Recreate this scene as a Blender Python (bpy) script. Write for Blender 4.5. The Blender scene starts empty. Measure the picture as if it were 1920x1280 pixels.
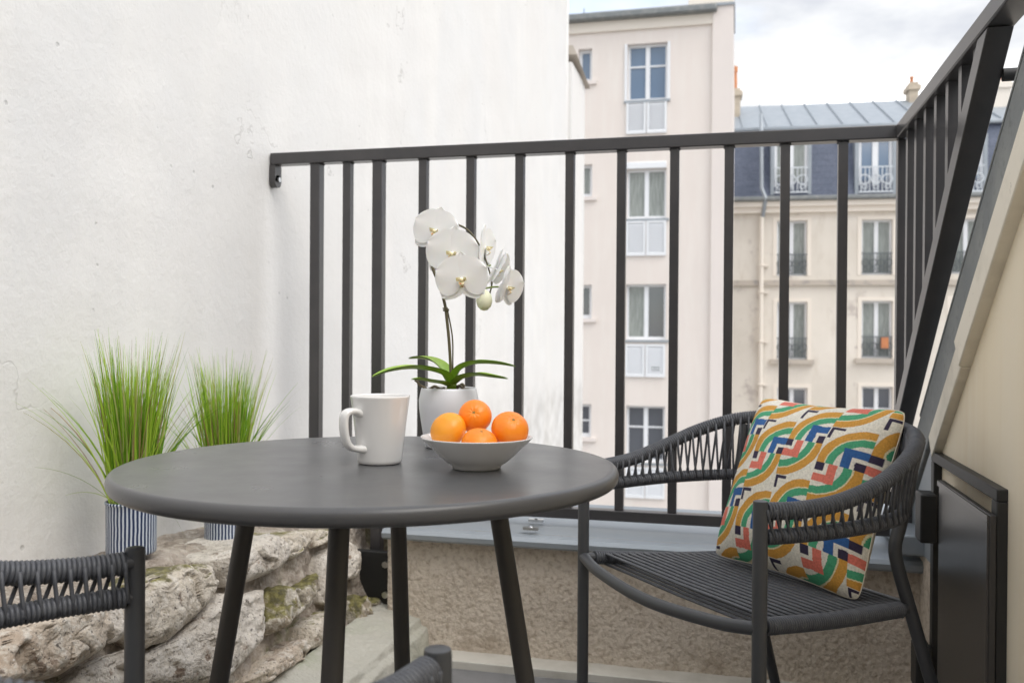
import bpy, math, random
from mathutils import Vector, Matrix, noise
random.seed(7)
sc = bpy.context.scene
C = sc.collection
V = Vector
PI = math.pi
rad = math.radians

# ------------------------------------------------------------------ camera
F = 1705.0; YAW = rad(13.85); PITCH = -10/1705.0; ROLL = 0.007; H = 0.925
W_ = V((-math.sin(YAW)*math.cos(PITCH), math.cos(YAW)*math.cos(PITCH), math.sin(PITCH)))
_r = V((math.cos(YAW), math.sin(YAW), 0)); _u = _r.cross(W_)
R_ = _r*math.cos(ROLL) + _u*math.sin(ROLL)
U_ = _u*math.cos(ROLL) - _r*math.sin(ROLL)
O = V((0, 0, H))
cam = bpy.data.cameras.new('camera'); cam.sensor_width = 36; cam.lens = F*36/1920
cam.clip_start = 0.02; cam.clip_end = 2000
cam.dof.use_dof = True; cam.dof.focus_distance = 1.5; cam.dof.aperture_fstop = 7.1
camo = bpy.data.objects.new('camera', cam); C.objects.link(camo)
m = Matrix.Identity(4)
for i in range(3):
    m[i][0] = R_[i]; m[i][1] = U_[i]; m[i][2] = -W_[i]; m[i][3] = O[i]
camo.matrix_world = m
sc.camera = camo

# ------------------------------------------------------------------ world: bright, mostly overcast sky
SUN_EL, SUN_AZ = 52, 118          # azimuth clockwise from +Y towards +X
wd = bpy.data.worlds.new('World'); sc.world = wd; wd.use_nodes = True
nt = wd.node_tree; nt.nodes.clear()
def N(t, **k):
    n = nt.nodes.new(t)
    for a, b in k.items(): setattr(n, a, b)
    return n
L = lambda a, b: nt.links.new(a, b)
out = N('ShaderNodeOutputWorld')
sky = N('ShaderNodeTexSky'); sky.sky_type = 'NISHITA'; sky.sun_disc = False
sky.sun_elevation = rad(SUN_EL); sky.sun_rotation = rad(SUN_AZ)
b1 = N('ShaderNodeBackground'); b1.inputs['Strength'].default_value = 0.14
L(sky.outputs[0], b1.inputs[0])
tc = N('ShaderNodeTexCoord'); mp = N('ShaderNodeMapping'); mp.inputs['Scale'].default_value = (1, 1, 2.4); mp.inputs['Location'].default_value = (0, 5, 0)
L(tc.outputs['Generated'], mp.inputs[0])
n1 = N('ShaderNodeTexNoise'); n1.inputs['Scale'].default_value = 5; n1.inputs['Detail'].default_value = 7; n1.inputs['Roughness'].default_value = .55
L(mp.outputs[0], n1.inputs['Vector'])
cr = N('ShaderNodeValToRGB'); cr.color_ramp.elements[0].position = .34; cr.color_ramp.elements[0].color = (.185, .192, .207, 1)
cr.color_ramp.elements[1].position = .66; cr.color_ramp.elements[1].color = (1.0, .985, .97, 1)
_e = cr.color_ramp.elements.new(.545); _e.color = (.265, .267, .268, 1)
L(n1.outputs[0], cr.inputs[0])
b2 = N('ShaderNodeBackground'); b2.inputs['Strength'].default_value = 1.25
L(cr.outputs[0], b2.inputs[0])
n2 = N('ShaderNodeTexNoise'); n2.inputs['Scale'].default_value = 2.1; n2.inputs['Detail'].default_value = 5
L(mp.outputs[0], n2.inputs['Vector'])
cr2 = N('ShaderNodeValToRGB'); cr2.color_ramp.elements[0].position = .30; cr2.color_ramp.elements[0].color = (.35, .35, .35, 1)
cr2.color_ramp.elements[1].position = .5; cr2.color_ramp.elements[1].color = (1, 1, 1, 1)
L(n2.outputs[0], cr2.inputs[0])
mx = N('ShaderNodeMixShader'); L(cr2.outputs[0], mx.inputs[0]); L(b1.outputs[0], mx.inputs[1]); L(b2.outputs[0], mx.inputs[2])
L(mx.outputs[0], out.inputs[0])

# ------------------------------------------------------------------ veiled sun
sl = bpy.data.lights.new('sun', 'SUN'); sl.energy = 0.52; sl.angle = rad(40); sl.color = (1, .955, .88)
so = bpy.data.objects.new('sun', sl); C.objects.link(so)
sd = V((math.sin(rad(SUN_AZ))*math.cos(rad(SUN_EL)), math.cos(rad(SUN_AZ))*math.cos(rad(SUN_EL)), math.sin(rad(SUN_EL))))
so.rotation_euler = sd.to_track_quat('Z', 'Y').to_euler()
vs = sc.view_settings
vs.view_transform = 'Standard'; vs.look = 'None'; vs.gamma = 1; vs.use_curve_mapping = False
vs.exposure = 1.75

# ------------------------------------------------------------------ measuring helpers (photo pixel -> point on a real plane)
def ray(x, y): return W_ + R_*((x-960)/F) - U_*((y-640)/F)
def onx(x, y, v): d = ray(x, y); return O + d*(v/d.x)
def ony(x, y, v): d = ray(x, y); return O + d*(v/d.y)
def onz(x, y, v): d = ray(x, y); return O + d*((v-H)/d.z)
def ond(x, y, d): return O + ray(x, y)*d
def onplane(x, y, p0, n): d = ray(x, y); return O + d*((p0-O).dot(n)/d.dot(n))

# ------------------------------------------------------------------ mesh builder
class MB:
    def __init__(s, M=None): s.v = []; s.f = []; s.M = M
    def add(s, vs_, fs):
        b = len(s.v)
        s.v += [tuple(s.M @ V(p)) if s.M else tuple(p) for p in vs_]
        s.f += [tuple(i+b for i in f) for f in fs]; return s
    def box(s, x0, x1, y0, y1, z0, z1):
        return s.add([(x0,y0,z0),(x1,y0,z0),(x1,y1,z0),(x0,y1,z0),(x0,y0,z1),(x1,y0,z1),(x1,y1,z1),(x0,y1,z1)],
            [(0,3,2,1),(4,5,6,7),(0,1,5,4),(1,2,6,5),(2,3,7,6),(3,0,4,7)])
    def bar(s, a, b, w, h, up=V((0,0,1))):
        a = V(a); b = V(b); d = (b-a).normalized(); x = d.cross(up).normalized(); y = x.cross(d)
        P = [p + x*(i*w/2) + y*(j*h/2) for p in (a, b) for i, j in ((-1,-1),(1,-1),(1,1),(-1,1))]
        return s.add(P, [(0,1,2,3),(7,6,5,4),(0,4,5,1),(1,5,6,2),(2,6,7,3),(3,7,4,0)])
    def tube(s, pts, r, n=12, caps=True):
        pts = [V(p) for p in pts]; k = len(pts)
        rs = r if isinstance(r, (list, tuple)) else [r]*k
        t0 = (pts[1]-pts[0]).normalized(); x = t0.orthogonal().normalized(); P = []
        for i, p in enumerate(pts):
            t = (pts[min(i+1, k-1)]-pts[max(i-1, 0)]).normalized()
            x = (x - t*x.dot(t)).normalized(); y = t.cross(x)
            for j in range(n):
                a = 2*PI*j/n; P.append(p + (x*math.cos(a)+y*math.sin(a))*rs[i])
        Fc = [(i*n+j, i*n+(j+1) % n, (i+1)*n+(j+1) % n, (i+1)*n+j) for i in range(k-1) for j in range(n)]
        if caps: Fc += [tuple(range(n-1, -1, -1)), tuple(range((k-1)*n, k*n))]
        return s.add(P, Fc)
    def lathe(s, prof, c=(0,0,0), n=64):
        P = []; c = V(c); Fc = []
        for r, z in prof:
            for j in range(n):
                a = 2*PI*j/n; P.append((c.x+r*math.cos(a), c.y+r*math.sin(a), c.z+z))
        for i in range(len(prof)-1):
            for j in range(n): Fc.append((i*n+j, i*n+(j+1) % n, (i+1)*n+(j+1) % n, (i+1)*n+j))
        return s.add(P, Fc)
    def ring(s, c, t, R, r, n=16, m_=6):
        t = V(t).normalized(); x = t.orthogonal().normalized(); y = t.cross(x); P = []; c = V(c)
        for i in range(n):
            a = 2*PI*i/n; d = x*math.cos(a)+y*math.sin(a)
            for j in range(m_):
                b = 2*PI*j/m_; P.append(c + d*(R+r*math.cos(b)) + t*(r*math.sin(b)))
        return s.add(P, [(i*m_+j, i*m_+(j+1) % m_, ((i+1) % n)*m_+(j+1) % m_, ((i+1) % n)*m_+j) for i in range(n) for j in range(m_)])
    def grid(s, fn, nu, nv):
        P = [fn(i/nu, j/nv) for j in range(nv+1) for i in range(nu+1)]; w = nu+1
        return s.add(P, [(j*w+i, j*w+i+1, (j+1)*w+i+1, (j+1)*w+i) for j in range(nv) for i in range(nu)])
    def mesh(s, name, smooth=False):
        me = bpy.data.meshes.new(name); me.from_pydata([tuple(p) for p in s.v], [], s.f); me.update()
        if smooth:
            me.polygons.foreach_set('use_smooth', [True]*len(me.polygons))
            if smooth != 'all':
                me.set_sharp_from_angle(angle=rad(38))
        return me

def root_loc(p):
    while p.parent: p = p.parent
    return p
def obj(name, mb, mat, parent=None, smooth=False, bevel=0, local=False, seg=2, **props):
    me = mb.mesh(name, smooth) if isinstance(mb, MB) else mb
    if mat is not None and not me.materials: me.materials.append(mat)
    if parent and not local: me.transform(Matrix.Translation(-root_loc(parent).location))
    o = bpy.data.objects.new(name, me); C.objects.link(o)
    if parent: o.parent = parent
    if bevel:
        b = o.modifiers.new('bevel', 'BEVEL'); b.width = bevel; b.segments = seg; b.limit_method = 'ANGLE'; b.angle_limit = rad(40)
        b.harden_normals = False
        me.polygons.foreach_set('use_smooth', [True]*len(me.polygons)); me.set_sharp_from_angle(angle=rad(60))
    for k, v in props.items(): o[k] = v
    return o
def inst(name, me, parent, loc=(0,0,0), rot=None, scale=None, **props):
    o = bpy.data.objects.new(name, me); C.objects.link(o); o.parent = parent; o.location = loc
    if rot: o.rotation_euler = rot
    if scale: o.scale = scale
    for k, v in props.items(): o[k] = v
    return o
def thing(name, loc, label, cat, group=None, rz=0):
    o = bpy.data.objects.new(name, None); C.objects.link(o); o.location = loc; o.rotation_euler = (0, 0, rz)
    o.empty_display_size = .05
    o['label'] = label; o['category'] = cat
    if group: o['group'] = group
    return o
def copy_tree(o, parent=None):
    c = o.copy(); C.objects.link(c)
    if parent: c.parent = parent
    for ch in [x for x in bpy.data.objects if x.parent == o]: copy_tree(ch, c)
    return c
def catmull(P, n=8):
    P = [V(p) for p in P]; P = [P[0]*2-P[1]] + P + [P[-1]*2-P[-2]]; o = []
    for i in range(1, len(P)-2):
        for k in range(n):
            t = k/n; a, b, c, d = P[i-1:i+3]
            o.append(.5*((2*b)+(c-a)*t+(2*a-5*b+4*c-d)*t*t+(-a+3*b-3*c+d)*t**3))
    o.append(P[-2]); return o
def resample(P, step):
    out_ = [P[0].copy()]; acc = 0; tg = [(P[1]-P[0]).normalized()]
    for a, b in zip(P, P[1:]):
        l = (b-a).length; 
        if l == 0: continue
        t = step-acc
        while t <= l:
            out_.append(a.lerp(b, t/l)); tg.append((b-a).normalized()); t += step
        acc = l-(t-step)
    return out_, tg

# ------------------------------------------------------------------ materials
def mat(name, col, rough=.6, metal=0, spec=.5, bump=None, var=None, coat=0, sss=0, trans=0):
    """bump: list of (scale, strength, distance); var: list of (scale, colour2, lo, hi, stretch)"""
    m_ = bpy.data.materials.new(name); m_.use_nodes = True; t = m_.node_tree
    p = t.nodes['Principled BSDF']
    p.inputs['Roughness'].default_value = rough; p.inputs['Metallic'].default_value = metal
    p.inputs['Specular IOR Level'].default_value = spec; p.inputs['Coat Weight'].default_value = coat
    if sss: p.inputs['Subsurface Weight'].default_value = sss; p.inputs['Subsurface Radius'].default_value = (.01, .006, .003)
    if trans: p.inputs['Transmission Weight'].default_value = trans
    co = t.nodes.new('ShaderNodeTexCoord')
    cur = t.nodes.new('ShaderNodeRGB'); cur.outputs[0].default_value = (*col, 1); cur = cur.outputs[0]
    for v in (var or []):
        sca, c2, lo, hi = v[:4]; st = v[4] if len(v) > 4 else (1, 1, 1)
        mpn = t.nodes.new('ShaderNodeMapping'); mpn.inputs['Scale'].default_value = st
        t.links.new(co.outputs['Object'], mpn.inputs[0])
        n = t.nodes.new('ShaderNodeTexNoise'); n.inputs['Scale'].default_value = sca; n.inputs['Detail'].default_value = 6; n.inputs['Roughness'].default_value = .6
        t.links.new(mpn.outputs[0], n.inputs['Vector'])
        r = t.nodes.new('ShaderNodeMapRange'); r.inputs[1].default_value = lo; r.inputs[2].default_value = hi
        t.links.new(n.outputs[0], r.inputs[0])
        mi = t.nodes.new('ShaderNodeMix'); mi.data_type = 'RGBA'; mi.inputs['B'].default_value = (*c2, 1)
        t.links.new(r.outputs[0], mi.inputs['Factor']); t.links.new(cur, mi.inputs['A']); cur = mi.outputs['Result']
    t.links.new(cur, p.inputs['Base Color'])
    last = None
    for sca, stg, dist in (bump or []):
        n = t.nodes.new('ShaderNodeTexNoise'); n.inputs['Scale'].default_value = sca; n.inputs['Detail'].default_value = 5
        t.links.new(co.outputs['Object'], n.inputs['Vector'])
        b = t.nodes.new('ShaderNodeBump'); b.inputs['Strength'].default_value = stg; b.inputs['Distance'].default_value = dist
        t.links.new(n.outputs[0], b.inputs['Height'])
        if last: t.links.new(last, b.inputs['Normal'])
        last = b.outputs[0]
    if last: t.links.new(last, p.inputs['Normal'])
    m_['_c'] = 0
    return m_
def colour_socket(m_):
    p = m_.node_tree.nodes['Principled BSDF']; return p, p.inputs['Base Color'].links[0].from_socket

M = {}
M['rail'] = mat('charcoal_paint', (.042, .040, .042), .28, spec=.6, bump=[(300, .05, .001)], var=[(9, (.055, .051, .052), .4, .7)])
M['table'] = mat('table_lacquer', (.082, .083, .087), .30, bump=[(900, .04, .0004)], var=[(6, (.089, .089, .092), .4, .65), (55, (.074, .074, .077), .62, .72)])
_p, _c = colour_socket(M['table']); _t = M['table'].node_tree
_n = _t.nodes.new('ShaderNodeTexNoise'); _n.inputs['Scale'].default_value = 9; _n.inputs['Detail'].default_value = 8; _n.inputs['Roughness'].default_value = .65
_o = _t.nodes.new('ShaderNodeTexCoord'); _t.links.new(_o.outputs['Object'], _n.inputs['Vector'])
_r = _t.nodes.new('ShaderNodeMapRange'); _r.inputs[1].default_value = .35; _r.inputs[2].default_value = .68; _r.inputs[3].default_value = .27; _r.inputs[4].default_value = .34
_t.links.new(_n.outputs[0], _r.inputs[0]); _t.links.new(_r.outputs[0], _p.inputs['Roughness'])
M['table_leg'] = mat('table_leg_lacquer', (.055, .051, .048), .45, bump=[(500, .04, .0004)])
M['chair_metal'] = mat('chair_metal', (.064, .067, .073), .40, bump=[(600, .05, .0004)], var=[(120, (.25, .25, .25), .73, .76)])
M['cord'] = mat('grey_cord', (.070, .074, .086), .5, bump=[(900, .3, .0006)], var=[(60, (.105, .11, .122), .4, .7)])
M['ceramic'] = mat('white_ceramic', (.78, .775, .765), .10, spec=.5, coat=.4)
M['pot_white'] = mat('white_pot_glaze', (.78, .79, .83), .3, bump=[(40, .1, .001)])
M['white_paint'] = mat('white_window_paint', (.78, .80, .83), .45)
M['zinc'] = mat('zinc_sheet', (.30, .335, .37), .5, metal=.35, var=[(3, (.36, .39, .42), .35, .7), (30, (.30, .34, .38), .5, .75)], bump=[(4, .15, .01)])
M['zinc_dark'] = mat('weathered_zinc', (.20, .215, .22), .55, metal=.3, var=[(7, (.28, .29, .28), .45, .7), (60, (.15, .16, .16), .55, .75)], bump=[(12, .12, .006)])
M['slate'] = mat('slate', (.085, .105, .155), .55, var=[(1.5, (.13, .15, .21), .35, .7), (14, (.065, .08, .12), .45, .7)], bump=[(10, .3, .02)])
M['glass'] = mat('window_glass', (.09, .10, .12), .06, spec=.9)
M['glass_sky'] = mat('window_glass_sky_tint', (.13, .20, .30), .05, spec=1)  # blue of the reflected sky is put into the pane colour
M['curtain'] = mat('window_glass_curtain', (.33, .36, .34), .25, var=[(8, (.20, .22, .21), .4, .6, (6, 6, .3))])
M['pink'] = mat('pink_render', (.75, .685, .64), .85, var=[(.6, (.72, .66, .615), .4, .7), (5, (.77, .72, .675), .45, .75, (1, 1, .15))], bump=[(30, .2, .01)])
M['pink_pale'] = mat('pale_render', (.74, .68, .645), .85, var=[(.6, (.71, .655, .625), .4, .7)], bump=[(30, .2, .01)])
M['cream_band'] = mat('cream_fascia', (.80, .74, .66), .8)
M['beige'] = mat('beige_render', (.66, .615, .545), .9, var=[(.35, (.76, .715, .645), .4, .65), (2.5, (.60, .545, .47), .55, .8, (1, 1, .3)), (1.3, (.52, .47, .43), .60, .68)], bump=[(20, .2, .02)])
M['stone_trim'] = mat('stone_trim', (.50, .45, .39), .9, var=[(3, (.30, .28, .27), .5, .7)])
M['iron'] = mat('wrought_iron', (.12, .14, .15), .5)
M['iron_white'] = mat('white_iron', (.62, .66, .70), .5)
M['terracotta'] = mat('terracotta', (.62, .25, .10), .8, var=[(3, (.5, .2, .1), .4, .6)])
M['chimney'] = mat('chimney_render', (.55, .47, .37), .9, var=[(2, (.40, .34, .27), .45, .7)])
M['roughcast'] = mat('roughcast', (.68, .595, .50), .95, var=[(2.0, (.73, .65, .56), .4, .65), (75, (.46, .38, .30), .48, .68), (9, (.48, .40, .32), .55, .7)], bump=[(130, .9, .005), (300, .8, .003)])
M['mortar'] = mat('lime_mortar', (.43, .375, .32), .95, var=[(7, (.24, .20, .165), .40, .58), (40, (.52, .47, .41), .5, .7), (3.0, (.20, .20, .09), .60, .68)], bump=[(18, .8, .03), (70, .9, .012)])
M['step'] = mat('mossy_concrete', (.47, .455, .40), .95, var=[(5, (.33, .35, .25), .48, .66), (60, (.52, .51, .46), .55, .75), (2.5, (.5, .48, .44), .55, .7)], bump=[(30, .5, .01), (120, .5, .005)])
M['cream_wall'] = mat('cream_render', (.90, .79, .60), .8, var=[(3, (.90, .81, .65), .4, .65, (1, 1, .12)), (14, (.86, .74, .55), .5, .75, (1, 1, .05))], bump=[(14, .15, .006)])
M['trim'] = mat('cream_trim_board', (.84, .78, .66), .6, var=[(5, (.64, .59, .49), .5, .7), (50, (.45, .41, .35), .68, .74)])
M['black_gloss'] = mat('black_hatch_lacquer', (.045, .043, .043), .28, spec=.5, bump=[(5, .1, .006)])
M['black_matt'] = mat('black_paint', (.022, .022, .022), .5)
M['rubber'] = mat('black_rubber', (.02, .02, .02), .8)
M['steel'] = mat('stainless_steel', (.65, .66, .67), .3, metal=1)
M['floor'] = mat('floor_boards', (.22, .22, .23), .6, var=[(8, (.16, .16, .165), .45, .65)])
M['strip'] = mat('pale_metal_strip', (.62, .60, .55), .5, var=[(10, (.5, .48, .43), .45, .7)])
M['ground'] = mat('courtyard_paving', (.30, .28, .26), .9, var=[(.4, (.22, .21, .20), .4, .6)])
M['orange'] = mat('clementine_peel', (.93, .235, .008), .36, sss=.12, bump=[(260, .22, .0012), (28, .25, .003)], var=[(18, (.95, .29, .012), .4, .65)])
M['orange_yellow'] = mat('orange_peel', (.95, .36, .008), .36, sss=.12, bump=[(300, .16, .001)], var=[(12, (.90, .36, .03), .4, .65)])
M['stalk'] = mat('dry_stalk', (.22, .20, .06), .8)
M['leaf'] = mat('orchid_leaf', (.22, .38, .035), .35, var=[(14, (.32, .47, .06), .4, .65)])
M['orchid_stem'] = mat('orchid_stem', (.10, .085, .045), .6)
M['orchid_green'] = mat('orchid_stalk', (.25, .32, .09), .5)
M['petal'] = mat('orchid_petal', (.90, .90, .89), .5, sss=.15, bump=[(60, .15, .001)])
M['lip'] = mat('orchid_lip', (.88, .80, .50), .5, var=[(190, (.55, .16, .06), .54, .60)])
M['bud'] = mat('orchid_bud', (.80, .81, .60), .5, sss=.1)
M['bark'] = mat('bark_substrate', (.10, .065, .04), .95, var=[(60, (.22, .15, .09), .5, .7)])
M['root'] = mat('aerial_root', (.20, .17, .12), .8)
M['cushion_back'] = mat('cream_linen', (.72, .66, .55), .9, bump=[(700, .3, .0008)])

# plants with colour varied per blade
def blade_mat():
    m_ = bpy.data.materials.new('grass_blade'); m_.use_nodes = True; t = m_.node_tree; p = t.nodes['Principled BSDF']
    p.inputs['Roughness'].default_value = .45
    a = t.nodes.new('ShaderNodeAttribute'); a.attribute_name = 'tint'
    t.links.new(a.outputs['Color'], p.inputs['Base Color'])
    tr = t.nodes.new('ShaderNodeBsdfTranslucent'); t.links.new(a.outputs['Color'], tr.inputs[0])
    mi = t.nodes.new('ShaderNodeMixShader'); mi.inputs[0].default_value = .3
    t.links.new(p.outputs[0], mi.inputs[1]); t.links.new(tr.outputs[0], mi.inputs[2])
    t.links.new(mi.outputs[0], t.nodes['Material Output'].inputs[0])
    return m_
M['blade'] = blade_mat()

# striped pot: white ribs over navy
def stripe_mat():
    m_ = mat('striped_glaze', (.56, .61, .68), .4); t = m_.node_tree; p, cs = colour_socket(m_)
    co = t.nodes.new('ShaderNodeTexCoord'); sx = t.nodes.new('ShaderNodeSeparateXYZ'); t.links.new(co.outputs['Object'], sx.inputs[0])
    at = t.nodes.new('ShaderNodeMath'); at.operation = 'ARCTAN2'; t.links.new(sx.outputs[1], at.inputs[0]); t.links.new(sx.outputs[0], at.inputs[1])
    n = t.nodes.new('ShaderNodeTexNoise'); n.inputs['Scale'].default_value = 35; t.links.new(co.outputs['Object'], n.inputs['Vector'])
    ad = t.nodes.new('ShaderNodeMath'); ad.operation = 'MULTIPLY_ADD'; ad.inputs[1].default_value = .06; t.links.new(n.outputs[0], ad.inputs[0]); t.links.new(at.outputs[0], ad.inputs[2])
    mu = t.nodes.new('ShaderNodeMath'); mu.operation = 'MULTIPLY'; mu.inputs[1].default_value = 40; t.links.new(ad.outputs[0], mu.inputs[0])
    si = t.nodes.new('ShaderNodeMath'); si.operation = 'SINE'; t.links.new(mu.outputs[0], si.inputs[0])
    mr = t.nodes.new('ShaderNodeMapRange'); mr.inputs[1].default_value = -.55; mr.inputs[2].default_value = .05; t.links.new(si.outputs[0], mr.inputs[0])
    mi = t.nodes.new('ShaderNodeMix'); mi.data_type = 'RGBA'; mi.inputs['B'].default_value = (.022, .038, .095, 1)
    t.links.new(mr.outputs[0], mi.inputs['Factor']); t.links.new(cs, mi.inputs['A']); t.links.new(mi.outputs['Result'], p.inputs['Base Color'])
    return m_
M['stripe'] = stripe_mat()

# white render of the big party wall: streaks, pits, hairline cracks
def wall_mat():
    m_ = mat('white_lime_render', (.735, .72, .70), .92,
             var=[(1.1, (.735, .73, .72), .42, .68), (4.5, (.785, .77, .745), .5, .75, (1, .7, .12))]); t = m_.node_tree; p, cs = colour_socket(m_)
    co = t.nodes.new('ShaderNodeTexCoord'); lk = t.links.new
    def noise_(s, d=4, st=(1,1,1), r=.5):
        mpn = t.nodes.new('ShaderNodeMapping'); mpn.inputs['Scale'].default_value = st; lk(co.outputs['Object'], mpn.inputs[0])
        n = t.nodes.new('ShaderNodeTexNoise'); n.inputs['Scale'].default_value = s; n.inputs['Detail'].default_value = d; n.inputs['Roughness'].default_value = r; lk(mpn.outputs[0], n.inputs['Vector']); return n.outputs[0]
    def math_(op, a, b=None, c=None):
        n = t.nodes.new('ShaderNodeMath'); n.operation = op
        for i, x in enumerate((a, b, c)):
            if x is None: continue
            if isinstance(x, (int, float)): n.inputs[i].default_value = x
            else: lk(x, n.inputs[i])
        return n.outputs[0]
    def rng(a, lo, hi, o0=0, o1=1):
        n = t.nodes.new('ShaderNodeMapRange'); n.inputs[1].default_value = lo; n.inputs[2].default_value = hi; n.inputs[3].default_value = o0; n.inputs[4].default_value = o1; lk(a, n.inputs[0]); return n.outputs[0]
    def mixc(f, a, col):
        n = t.nodes.new('ShaderNodeMix'); n.data_type = 'RGBA'; lk(f, n.inputs['Factor']); lk(a, n.inputs['A']); n.inputs['B'].default_value = (*col, 1); return n.outputs['Result']
    # cracks: iso-line of a big noise, broken by a second noise
    iso = math_('ABSOLUTE', math_('SUBTRACT', noise_(1.15, 6, (1, 1, 1.0), .55), .5))
    crack = math_('MULTIPLY', rng(iso, .0008, .0028, 1, 0), rng(noise_(2.3, 3), .545, .62))
    # pits
    vo = t.nodes.new('ShaderNodeTexVoronoi'); vo.inputs['Scale'].default_value = 17; lk(co.outputs['Object'], vo.inputs['Vector'])
    pit = math_('MULTIPLY', rng(vo.outputs['Distance'], .07, .12, 1, 0), rng(noise_(3.3, 3), .50, .58))
    pit = math_('MULTIPLY', pit, rng(noise_(60, 2), .42, .55))
    # smooth greyish patches and dirt that gathers low on the wall
    sep = t.nodes.new('ShaderNodeSeparateXYZ'); lk(co.outputs['Object'], sep.inputs[0])
    low = math_('MULTIPLY', rng(sep.outputs[2], .60, .40), rng(noise_(6, 5), .35, .65))
    c = mixc(math_('MULTIPLY', low, .45), cs, (.36, .34, .31))
    grey_patch = rng(noise_(1.7, 5, (1, 1, .45)), .52, .68)
    c = mixc(math_('MULTIPLY', grey_patch, .22), c, (.64, .655, .675))
    c = mixc(math_('MULTIPLY', crack, .45), c, (.42, .40, .38))
    c = mixc(math_('MULTIPLY', pit, .6), c, (.40, .39, .38))
    lk(c, p.inputs['Base Color'])
    hgt = math_('ADD', math_('MULTIPLY', noise_(40, 6, (1,1,1), .6), .5), math_('MULTIPLY', noise_(7, 5), 1.0))
    hgt = math_('ADD', hgt, math_('MULTIPLY', noise_(150, 3), .16))
    hgt = math_('SUBTRACT', hgt, math_('MULTIPLY', math_('MAXIMUM', crack, pit), .35))
    b = t.nodes.new('ShaderNodeBump'); b.inputs['Strength'].default_value = .38; b.inputs['Distance'].default_value = .010
    lk(hgt, b.inputs['Height']); lk(b.outputs[0], p.inputs['Normal'])
    return m_
M['wall'] = wall_mat()

# rubble stone: pale limestone, pitted and speckled, moss on upward faces
def stone_mat(name, a, b_, moss):
    m_ = mat(name, a, .95, var=[(9, b_, .42, .62), (45, (.66, .61, .54), .50, .62), (22, (.25, .19, .145), .60, .66), (110, (.17, .15, .13), .60, .66), (160, (.74, .70, .64), .62, .68)],
             bump=[(20, .5, .015), (70, .8, .008), (200, .8, .004)])
    t = m_.node_tree; p, cs = colour_socket(m_); lk = t.links.new
    co = t.nodes.new('ShaderNodeTexCoord')
    vo = t.nodes.new('ShaderNodeTexVoronoi'); vo.inputs['Scale'].default_value = 70; vo.feature = 'F1'
    nd = t.nodes.new('ShaderNodeTexNoise'); nd.inputs['Scale'].default_value = 60; nd.inputs['Detail'].default_value = 3; lk(co.outputs['Object'], nd.inputs['Vector'])
    va = t.nodes.new('ShaderNodeVectorMath'); va.operation = 'SCALE'; va.inputs['Scale'].default_value = .03; lk(nd.outputs['Color'], va.inputs[0])
    vb = t.nodes.new('ShaderNodeVectorMath'); vb.operation = 'ADD'; lk(co.outputs['Object'], vb.inputs[0]); lk(va.outputs[0], vb.inputs[1]); lk(vb.outputs[0], vo.inputs['Vector'])
    bb = t.nodes.new('ShaderNodeBump'); bb.inputs['Strength'].default_value = .5; bb.inputs['Distance'].default_value = .004; lk(vo.outputs['Distance'], bb.inputs['Height'])
    lk(p.inputs['Normal'].links[0].from_socket, bb.inputs['Normal']); lk(bb.outputs[0], p.inputs['Normal'])
    if moss:
        ge = t.nodes.new('ShaderNodeNewGeometry'); sx = t.nodes.new('ShaderNodeSeparateXYZ'); lk(ge.outputs['Normal'], sx.inputs[0])
        n = t.nodes.new('ShaderNodeTexNoise'); n.inputs['Scale'].default_value = 13; n.inputs['Detail'].default_value = 9; n.inputs['Roughness'].default_value = .72; lk(co.outputs['Object'], n.inputs['Vector'])
        ad = t.nodes.new('ShaderNodeMath'); ad.operation = 'MULTIPLY_ADD'; ad.inputs[1].default_value = moss[0]; lk(sx.outputs[2], ad.inputs[0]); lk(n.outputs[0], ad.inputs[2])
        mr = t.nodes.new('ShaderNodeMapRange'); mr.inputs[1].default_value = moss[1]; mr.inputs[2].default_value = moss[1]+.10; mr.inputs[4].default_value = .88; lk(ad.outputs[0], mr.inputs[0])
        n3 = t.nodes.new('ShaderNodeTexNoise'); n3.inputs['Scale'].default_value = 45; n3.inputs['Detail'].default_value = 4; lk(co.outputs['Object'], n3.inputs['Vector'])
        r3 = t.nodes.new('ShaderNodeMapRange'); r3.inputs[1].default_value = .38; r3.inputs[2].default_value = .62; lk(n3.outputs[0], r3.inputs[0])
        m3 = t.nodes.new('ShaderNodeMix'); m3.data_type = 'RGBA'; m3.inputs['A'].default_value = (.065, .060, .018, 1); m3.inputs['B'].default_value = (.20, .18, .035, 1); lk(r3.outputs[0], m3.inputs['Factor'])
        mi = t.nodes.new('ShaderNodeMix'); mi.data_type = 'RGBA'; lk(m3.outputs['Result'], mi.inputs['B'])
        lk(mr.outputs[0], mi.inputs['Factor']); lk(cs, mi.inputs['A']); lk(mi.outputs['Result'], p.inputs['Base Color'])
    return m_
M['stone_a'] = stone_mat('limestone_tan', (.60, .52, .43), (.47, .38, .30), None)
M['stone_b'] = stone_mat('limestone_grey', (.62, .575, .52), (.48, .43, .37), None)
M['stone_m'] = stone_mat('limestone_mossy_top', (.60, .54, .46), (.47, .41, .33), (.42, .84))
M['stone_mm'] = stone_mat('limestone_very_mossy', (.42, .38, .31), (.26, .21, .15), (.25, .56))

# ================================================================== SETTING
obj('courtyard_ground', MB().box(-400, 400, -200, 600, -16.3, -16), M['ground'], kind='structure')
obj('terrace_floor', MB().box(-1.42, .46, -1.6, 2.46, -.14, 0), M['floor'], kind='structure')
fs = obj('floor_strip', MB().box(-.95, .455, 2.415, 2.505, -.01, .022), M['strip'], bevel=.003)
fs['label'] = 'pale metal strip on the floor along the foot of the roughcast wall'; fs['category'] = 'floor strip'

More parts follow.
